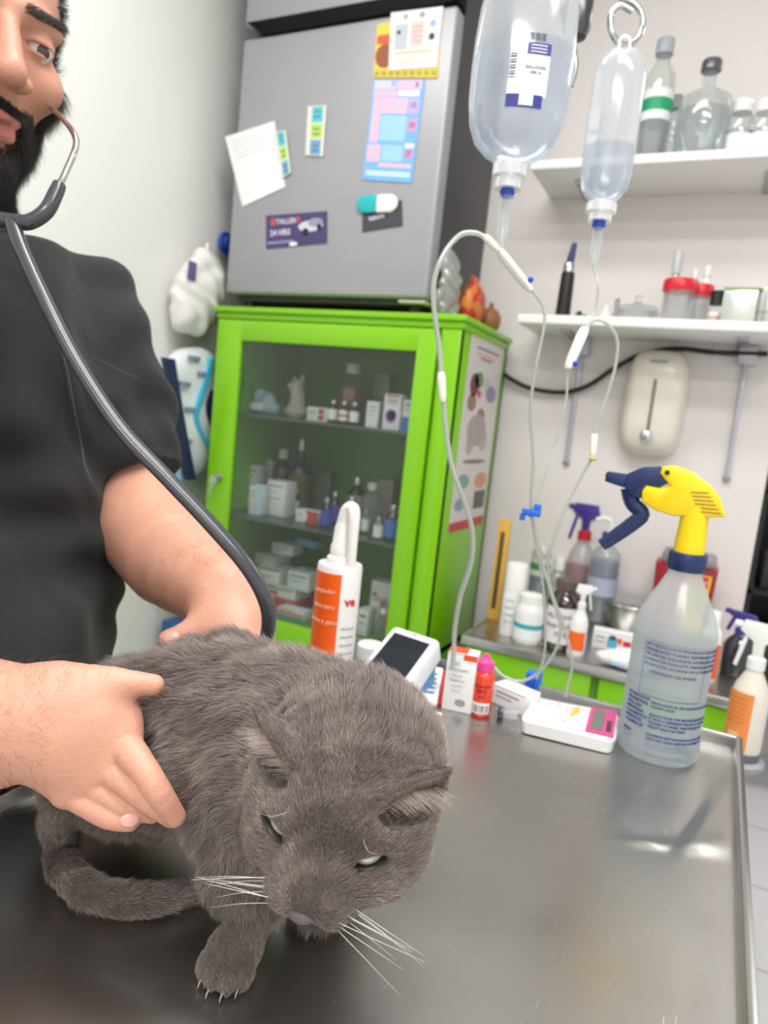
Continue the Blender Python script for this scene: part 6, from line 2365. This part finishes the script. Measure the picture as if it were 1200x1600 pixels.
t = thing('dropper_bottle', 'small orange bottle with a pink cap standing before the white medicine box', 'bottle', p, facing(p))
OB = M_('dropper_orange', (232, 70, 36), .2, coat=.6, sss=.0)
R = .0128
B().lathe([(0, 0), (R * .92, 0), (R, .003), (R, h * .64), (R * .9, h * .70), (R * .6, h * .74), (R * .6, h * .76)], OB, 32).build('bottle_body', t)
b = B()
b.lathe([(R * .80, h * .73), (R * .82, h * .74), (R * .80, h * .88), (R * .55, h * .90), (R * .34, h * .94), (R * .26, h), (0, h)], M_('cap_pink', (236, 70, 150), .35), 28)
b.build('cap', t)
b = B()
b.lathe([(R + .0003, h * .06), (R + .0003, h * .24)], PAPER, 14, a0=-PI * .78, a1=-PI * .22)
for i in range(9):
    a_ = -PI * .74 + i * PI * .055
    b.lathe([(R + .0005, h * .08), (R + .0005, h * .20)], INKD, 2, a0=a_, a1=a_ + .05 + .03 * (i % 3))
for i in range(3):
    b.text(['oral', 'BETA', 'suspension'][i], .0050, M_('dropper_ink', (130, 24, 40), .5), cyl_place(R + .0004, h * (.34 + .09 * i)))
b.build('label_print', t)
# white box lying, vial cap
p = atZ(792, 1108, TZ)
t = carton('flat white box lying between the orange bottle and the calculator', p, .050, .030, .024, rz=-.35, marks=[('r', .15, .8, .25, .33, INKG), ('r', .15, .6, .5, .56, INKG)])
p = atZ(795, 1123, TZ)
t = thing('needle_cap', 'tiny clear vial with a dark stopper in front of the flat white box', 'vial', p)
B().tube([(-.010, 0, .0055), (.010, .002, .0055)], .0052, CLEARP, 16, 1).build('vial_body', t)
B().tube([(-.013, -.0003, .0055), (-.007, 0, .0055)], .0050, M_('stopper_navy', (40, 44, 70), .4), 14, 1).build('stopper', t)

# calculator
c4 = [atZ(x, y, TZ + .016) for x, y in ((834, 1090), (968, 1114), (962, 1160), (812, 1124))]
o = np.array([sum(c_[0] for c_ in c4) / 4, sum(c_[1] for c_ in c4) / 4, TZ])
cal = thing('calculator', 'white calculator with a pink-framed display and a yellow sticker', 'calculator', o)
q = Quad(*c4, origin=o)
if q.n[2] < 0:
    q.n = -q.n
ring = []
for (cu, cv, a_) in ((.07, .2, PI), (.93, .2, 1.5 * PI), (.93, .8, 0), (.07, .8, .5 * PI)):
    for i in range(n_ + 1):
        aa = a_ + PI / 2 * i / n_
        ring.append((cu + .07 * math.cos(aa), cv + .20 * math.sin(aa)))
N_ = len(ring)
topi = [q.at(.5 + (u_ - .5) * .96, .5 + (v_ - .5) * .92, .0015) for u_, v_ in ring]
topv = [q.at(u_, v_, -.001) for u_, v_ in ring]
low = [np.array([*q.at(.5 + (u_ - .5) * .97, .5 + (v_ - .5) * .95, 0)[:2], .001]) for u_, v_ in ring]
CW = M_('calculator_white', (238, 236, 238), .35)
B().add([tuple(v) for v in topi + topv + low], [list(range(N_))] + [[i, N_ + i, N_ + (i + 1) % N_, (i + 1) % N_] for i in range(N_)] + [[N_ + i, 2 * N_ + i, 2 * N_ + (i + 1) % N_, N_ + (i + 1) % N_] for i in range(N_)] + [list(range(3 * N_ - 1, 2 * N_ - 1, -1))], CW).build('case', cal)
b = B()
q.slab(b, .68, .97, .06, .94, .0015, .0030, M_('calc_pink', (216, 70, 140), .35))
dsp_ = b.build('pink_display_frame', cal)
b = B()
q.slab(b, .72, .85, .14, .84, .0030, .0034, M_('calc_lcd', (112, 116, 110), .2))
q.slab(b, .885, .935, .45, .82, .0030, .0034, M_('calc_solar', (70, 34, 44), .2))
b.build('display', dsp_)
KEY = M_('calc_key', (222, 222, 226), .4)
lab_ = ['0', '1', '4', '7', 'C', '.', '2', '5', '8', '%', '=', '3', '6', '9', '/', '+', '-', 'x', 'M', 'R']
for i in range(5):
    for j in range(4):
        b = B()
        u0, v0 = .05 + i * .115, .10 + j * .205
        q.slab(b, u0, u0 + .085, v0, v0 + .145, .0015, .0032, KEY)
        q.words(b, lab_[(j * 5 + i) % 20], u0 + .042, v0 + .075, .0050, INKG, .0034, rot=PI / 2)
        b.build('key', cal)
b = B()
q.disc(b, .53, .30, .035, .10, .0034, .0040, M_('sticker_yellow', (240, 196, 30), .4), 8)
q.disc(b, .51, .46, .022, .08, .0034, .0040, M_('sticker_yellow', (240, 196, 30), .4), 8)
b.build('yellow_sticker', cal)

# ================================================================== DRIPS
ivh = D(905, -60, .80)
PIPE = M_('stand_steel', (140, 142, 146), .3, metal=1.0)
ivs = thing('drip_hanger', 'steel ceiling rod with hooks from which both infusion bottles hang', 'drip hanger', (ivh[0], ivh[1], ivh[2]))
io = np.array(ivs.location)
B().tube([(0, 0, 0), (0, 0, ZC - io[2])], .008, PIPE, 14, 1).build('rod', ivs)
B().lathe([(.03, -.012), (.03, 0), (0, 0)], PIPE, 24).build('ceiling_plate', ivs, (0, 0, ZC - io[2]))
hd1 = D(904, 18, .80) - io
b = B()
b.lathe([(0, -.030), (.012, -.028), (.016, -.018), (.016, .010), (.010, .020), (0, .022)], STEELD, 20, M=Matrix.Translation(tuple(hd1)))
b.box(-.020, .014, -.010, .010, -.006, .008, STEELD, .003, M=Matrix.Translation(tuple(hd1)))
b.tube([hd1 + np.array([0, 0, .01]), (0, 0, 0)], .007, PIPE, 12, 1)
b.build('clamp', ivs)
e1 = [D(x, y, .80) - io for x, y in ((900, 35), (896, 70), (899, 105), (893, 135))]
B().tube(e1, [.0045, .0035, .0038, .002], PIPE, 10, 5).build('hook_rod', ivs)
rg = [D(x, y, d_) - io for x, y, d_ in ((906, 0, .80), (935, -12, .80), (985, 2, .80), (1004, 28, .798), (998, 58, .795), (975, 71, .79), (956, 52, .785), (955, 22, .785), (970, 9, .785), (988, 18, .785))]
B().tube(rg, .0034, CHR, 12, 8).build('ring_hook', ivs)
t1 = [D(x, y, .735) - io for x, y in ((860, -80), (815, -70), (812, -50))]
B().tube([D(906, -30, .80) - io] + t1, .0034, CHR, 10, 6).build('side_hook', ivs)

IVP = clear('drip_plastic', (240, 244, 252), body=.34, gloss=.07, rough=.10, tint=(250, 251, 253), translucent=.6)
IVL = clear('drip_fluid', (224, 232, 242), body=.12, gloss=.03, rough=.05, tint=(236, 240, 246))
CAPW = clear('drip_cap', (250, 250, 252), body=.92, gloss=.08, rough=.2)


def drip(label, p, tops, bots, wpx, shape, liq, chamber, lens):
    """a soft infusion bottle hanging neck down; p fixes where it hangs"""
    sc = float((p - CAM) @ FWD) / FPX
    zb_, zt_ = zat(p, bots[0]), (zat(p, tops) if tops > 0 else zat(p, 5) + .035)
    t = thing('infusion_bottle', label, 'drip bottle', (p[0], p[1], zb_), facing(p))
    Hh = zt_ - zb_
    Rw = wpx / 2 * sc
    prof = [(max(r * Rw, .0), z * Hh) for r, z in shape]
    B().lathe(prof, IVP, 40, sy=lens).build('bottle_body', t)
    B().lathe([(0, .004)] + [(max(r * Rw - .0022, .001), z * Hh + .001) for r, z in shape if z < liq] + [(Rw * .93, liq * Hh), (0, liq * Hh)], IVL, 36, sy=lens).build('fluid', t)
    zc_ = zat(p, bots[1]) - zb_
    cr = .0165 if wpx > 100 else .0155
    B().lathe([(cr * .9, .004), (cr * 1.1, .002), (cr * 1.1, zc_ * .45), (cr * .85, zc_ * .55), (cr * .85, zc_), (0, zc_)], CAPW, 28).build('cap', t)
    B().lathe([(.007, zc_ + .001), (.008, zc_ - .004), (.006, zc_ - .008), (0, zc_ - .008)], M_('spike_blue', (40, 70, 190), .35), 20).build('blue_spike', t)
    z1_, z2_ = zat(p, chamber[0]) - zb_, zat(p, chamber[1]) - zb_
    B().lathe([(.004, zc_ - .006), (.0085, z1_), (.0062, z1_ - .003), (.0062, z2_ + .012), (.003, z2_), (0, z2_ - .001)], CLEARP, 20).build('drip_chamber', t)
    return t, Hh, Rw, zb_, zb_ + z2_


SH1 = [(.20, 0), (.30, .012), (.55, .05), (.78, .11), (.92, .20), (.985, .32), (1.0, .48), (.99, .62), (.95, .78), (.86, .90), (.60, .97), (0, 1.0)]
p1_ = D(811, 150, .72)
# the hanging vertical passes through the middle of the bottle
bg, H1, R1, zb1, ze1 = drip('large clear infusion bottle with a blue and white label', p1_, -1, (262, 296), 157, SH1, .60, (308, 384), .62)
b = B()
Q_ = Quad((-.012, 0, zat(p1_, 68) - zb1), (.030, 0, zat(p1_, 68) - zb1), (.026, 0, zat(p1_, 165) - zb1), (-.014, 0, zat(p1_, 165) - zb1))


def bagpt(x, z, push=.0006):
    r = np.interp(z / H1, [s_[1] for s_ in SH1], [s_[0] for s_ in SH1]) * R1
    y = -.62 * math.sqrt(max(r * r - x * x, 0)) - push
    return (x, y, z)


def bagpatch(b_, x0, x1, z0, z1, mt_, push=.0006, n=8):
    vs_, fs_ = [], []
    for j in range(n + 1):
        for i in range(n + 1):
            vs_.append(bagpt(x0 + (x1 - x0) * i / n, z0 + (z1 - z0) * j / n, push))
    for j in range(n):
        for i in range(n):
            a_ = j * (n + 1) + i
            fs_.append([a_, a_ + 1, a_ + n + 2, a_ + n + 1])
    b_.add(vs_, fs_, mt_)


LBW = M_('drip_label_white', (236, 238, 248), .4)
LBI = M_('drip_label_indigo', (58, 58, 140), .4)
za, zb_ = zat(p1_, 92) - zb1, zat(p1_, 188) - zb1
hz = za - zb_
bagpatch(b, -.004, .026, zb_ + hz * .18, za - hz * .02, LBW)
bagpatch(b, -.013, -.004, zb_ + hz * .18, za, LBW)
bagpatch(b, .003, .026, za - hz * .18, za, LBI, .0010)
bagpatch(b, -.013, .023, zb_, zb_ + hz * .20, LBI, .0010)
bagpatch(b, .0, .014, zb_ + hz * .03, zb_ + hz * .45, LBW, .0014)
for i in range(9):
    bagpatch(b, -.0125, -.0065, zb_ + hz * (.45 + .045 * i), zb_ + hz * (.465 + .045 * i + .008 * (i % 2)), INKD, .0010, 2)
for i in range(10):
    bagpatch(b, .0015 + .0019 * i, .0022 + .0019 * i + .0004 * (i % 3), za + .002, za + .009, INKD, .0006, 2)
for i in range(3):
    bagpatch(b, .006, .022, za - hz * (.05 + .05 * i), za - hz * (.035 + .05 * i), LBW, .0014, 3)
b.text('SOLUCION', .0040, INKD, lambda x, y, z: bagpt(.013 + x, zb_ + hz * .62 + y, .0012 + z))
b.text('1000 ml', .0038, INKD, lambda x, y, z: bagpt(.013 + x, zb_ + hz * .54 + y, .0012 + z))
b.build('printed_label', bg)
SH2 = [(.22, 0), (.34, .012), (.66, .05), (.88, .11), (.98, .20), (1.0, .35), (1.0, .6), (.98, .80), (.90, .90), (.66, .965), (.30, .99), (0, 1.0)]
p2_ = D(957, 200, .785)
b2, H2, R2, zb2, ze2 = drip('slim milky infusion bottle hanging from the steel ring hook', p2_, 76, (322, 346), 80, SH2, .38, (358, 415), .80)
B().tube([(-.006, 0, H2 - .004), (-.005, 0, H2 + .009), (0, 0, H2 + .013), (.005, 0, H2 + .009), (.006, 0, H2 - .004)], .0018, CAPW, 8, 4).build('hanging_loop', b2)
B().tube([(-.008, 0, H1 - .004), (-.006, 0, H1 + .012), (0, 0, H1 + .016), (.006, 0, H1 + .012), (.008, 0, H1 - .004)], .002, CAPW, 8, 4).build('hanging_loop', bg)

TUB = clear('drip_tube', (216, 222, 216), body=.62, gloss=.10, rough=.12, tint=(226, 230, 228))
e_1 = np.array([p1_[0], p1_[1], ze1])
e_2 = np.array([p2_[0], p2_[1], ze2])


def line(label, pts, r=.0021, group=None):
    t_ = thing('drip_tube', label, 'tube', pts[0], 0, group)
    o_ = np.array(t_.location)
    B().tube([p_ - o_ for p_ in pts], r, TUB, 10, 7).build('tube', t_)
    return t_, o_


def clampb(t_, o_, a, b_, rr, mt_, nm, flat=.6):
    B().tube([a - o_, a * .8 + b_ * .2 - o_, a * .2 + b_ * .8 - o_, b_ - o_], [rr * .7, rr, rr * .9, rr * .55], mt_, 12, 3, flat=flat).build(nm, t_)


# first line: from the big bottle, down through its roller clamp
l1, o1 = line('thin drip tube from the large bottle through its white roller clamp down to the table', [e_1, D(800, 410, .72), D(828, 450, .72), D(848, 478, .72), D(850, 510, .72), D(838, 570, .725), D(829, 640, .735), D(833, 720, .75), D(830, 795, .76), D(838, 850, .77), D(848, 910, .79), D(852, 970, .80), D(850, 1025, .81), D(838, 1060, .815)], .0017)
clampb(l1, o1, D(780, 393, .718), D(830, 455, .718), .0088, WHITEP, 'roller_clamp')
B().sph(tuple(D(829, 437, .712) - o1), .003, M_('spike_blue', (40, 70, 190), .35), 12, 8).build('blue_roller', l1)
# the thick loop that swings left and down
l2, o2 = line('thick pale tube looping left past the fridge and down onto the table', [D(782, 392, .716), D(762, 374, .715), D(742, 364, .715), D(718, 368, .715), D(694, 396, .715), D(679, 436, .715), D(678, 480, .715), D(686, 540, .72), D(690, 590, .72), D(694, 640, .72), D(704, 720, .725), D(724, 780, .73), D(738, 830, .74), D(736, 880, .75), D(720, 930, .76), D(711, 980, .77), D(709, 1020, .78), D(706, 1046, .785)], .0027)
clampb(l2, o2, D(689, 582, .716), D(692, 628, .716), .0045, M_('connector_cream', (232, 230, 214), .4), 'connector', 1)
clampb(l2, o2, D(757, 369, .712), D(780, 392, .712), .0042, M_('connector_cream', (232, 230, 214), .4), 'connector', 1)
# lines of the small bottle
l3, o3 = line('thin drip tube from the slim bottle to its hanging roller clamp', [e_2, D(934, 440, .785), D(933, 470, .785), D(924, 500, .785), D(905, 535, .785), D(888, 575, .785), D(885, 620, .785), D(872, 680, .785), D(852, 740, .78), D(836, 790, .775)], .0014)
clampb(l3, o3, D(914, 512, .780), D(887, 576, .780), .0085, WHITEP, 'roller_clamp')
B().sph(tuple(D(899, 568, .774) - o3), .0032, M_('spike_blue', (40, 70, 190), .35), 12, 8).build('blue_roller', l3)
l4, o4 = line('arched drip tube with a yellow-tipped connector right of the roller clamp', [D(916, 513, .782), D(930, 500, .782), D(948, 506, .782), D(964, 530, .782), D(962, 570, .784), D(948, 620, .785), D(936, 655, .785), D(929, 680, .785), D(926, 712, .785), D(908, 745, .785), D(885, 790, .785), D(868, 835, .785), D(856, 880, .79), D(862, 925, .795), D(880, 975, .80), D(894, 1030, .81), D(890, 1060, .815), D(884, 1088, .82)], .0018)
clampb(l4, o4, D(929, 678, .780), D(926, 714, .780), .0042, WHITEP, 'connector', 1)
B().sph(tuple(D(926, 717, .780) - o4), (.0048, .0048, .0024), M_('tip_yellow', (206, 180, 60), .4), 14, 8).build('yellow_tip', l4)
l5, o5 = line('pale tube curling behind the flat white box into the blue clip', [D(830, 798, .764), D(842, 860, .775), D(862, 930, .79), D(876, 980, .80), D(866, 1020, .81), D(840, 1052, .815), D(812, 1064, .82), D(786, 1056, .825), D(770, 1040, .83)], .0017)
t = thing('tube_clip', 'small bright blue plastic clip holding the tubes high above the counter', 'clip', D(830, 802, .758))
BC = M_('clip_blue', (40, 110, 220), .4)
B().box(-.010, .010, -.003, .003, -.003, .004, BC, .001).box(.002, .010, -.002, .002, .003, .011, BC, .001).box(-.012, -.006, -.002, .002, -.009, -.002, BC, .001).build('clip_body', t)
B().lathe([(.0025, -.004), (.0025, .004)], BC, 10).build('clip_ring', t)
t = thing('tube_clamp', 'bright blue clamp fastened on the far rim of the steel table', 'clamp', atY(833, 1066, TY1 + .004))
B().box(-.009, .009, -.009, .010, -.012, .014, BC, .002).build('clamp_body', t)
B().box(-.004, .004, -.014, -.009, -.006, .008, M_('clip_blue_dark', (34, 80, 190), .4), .001).build('jaw', t)
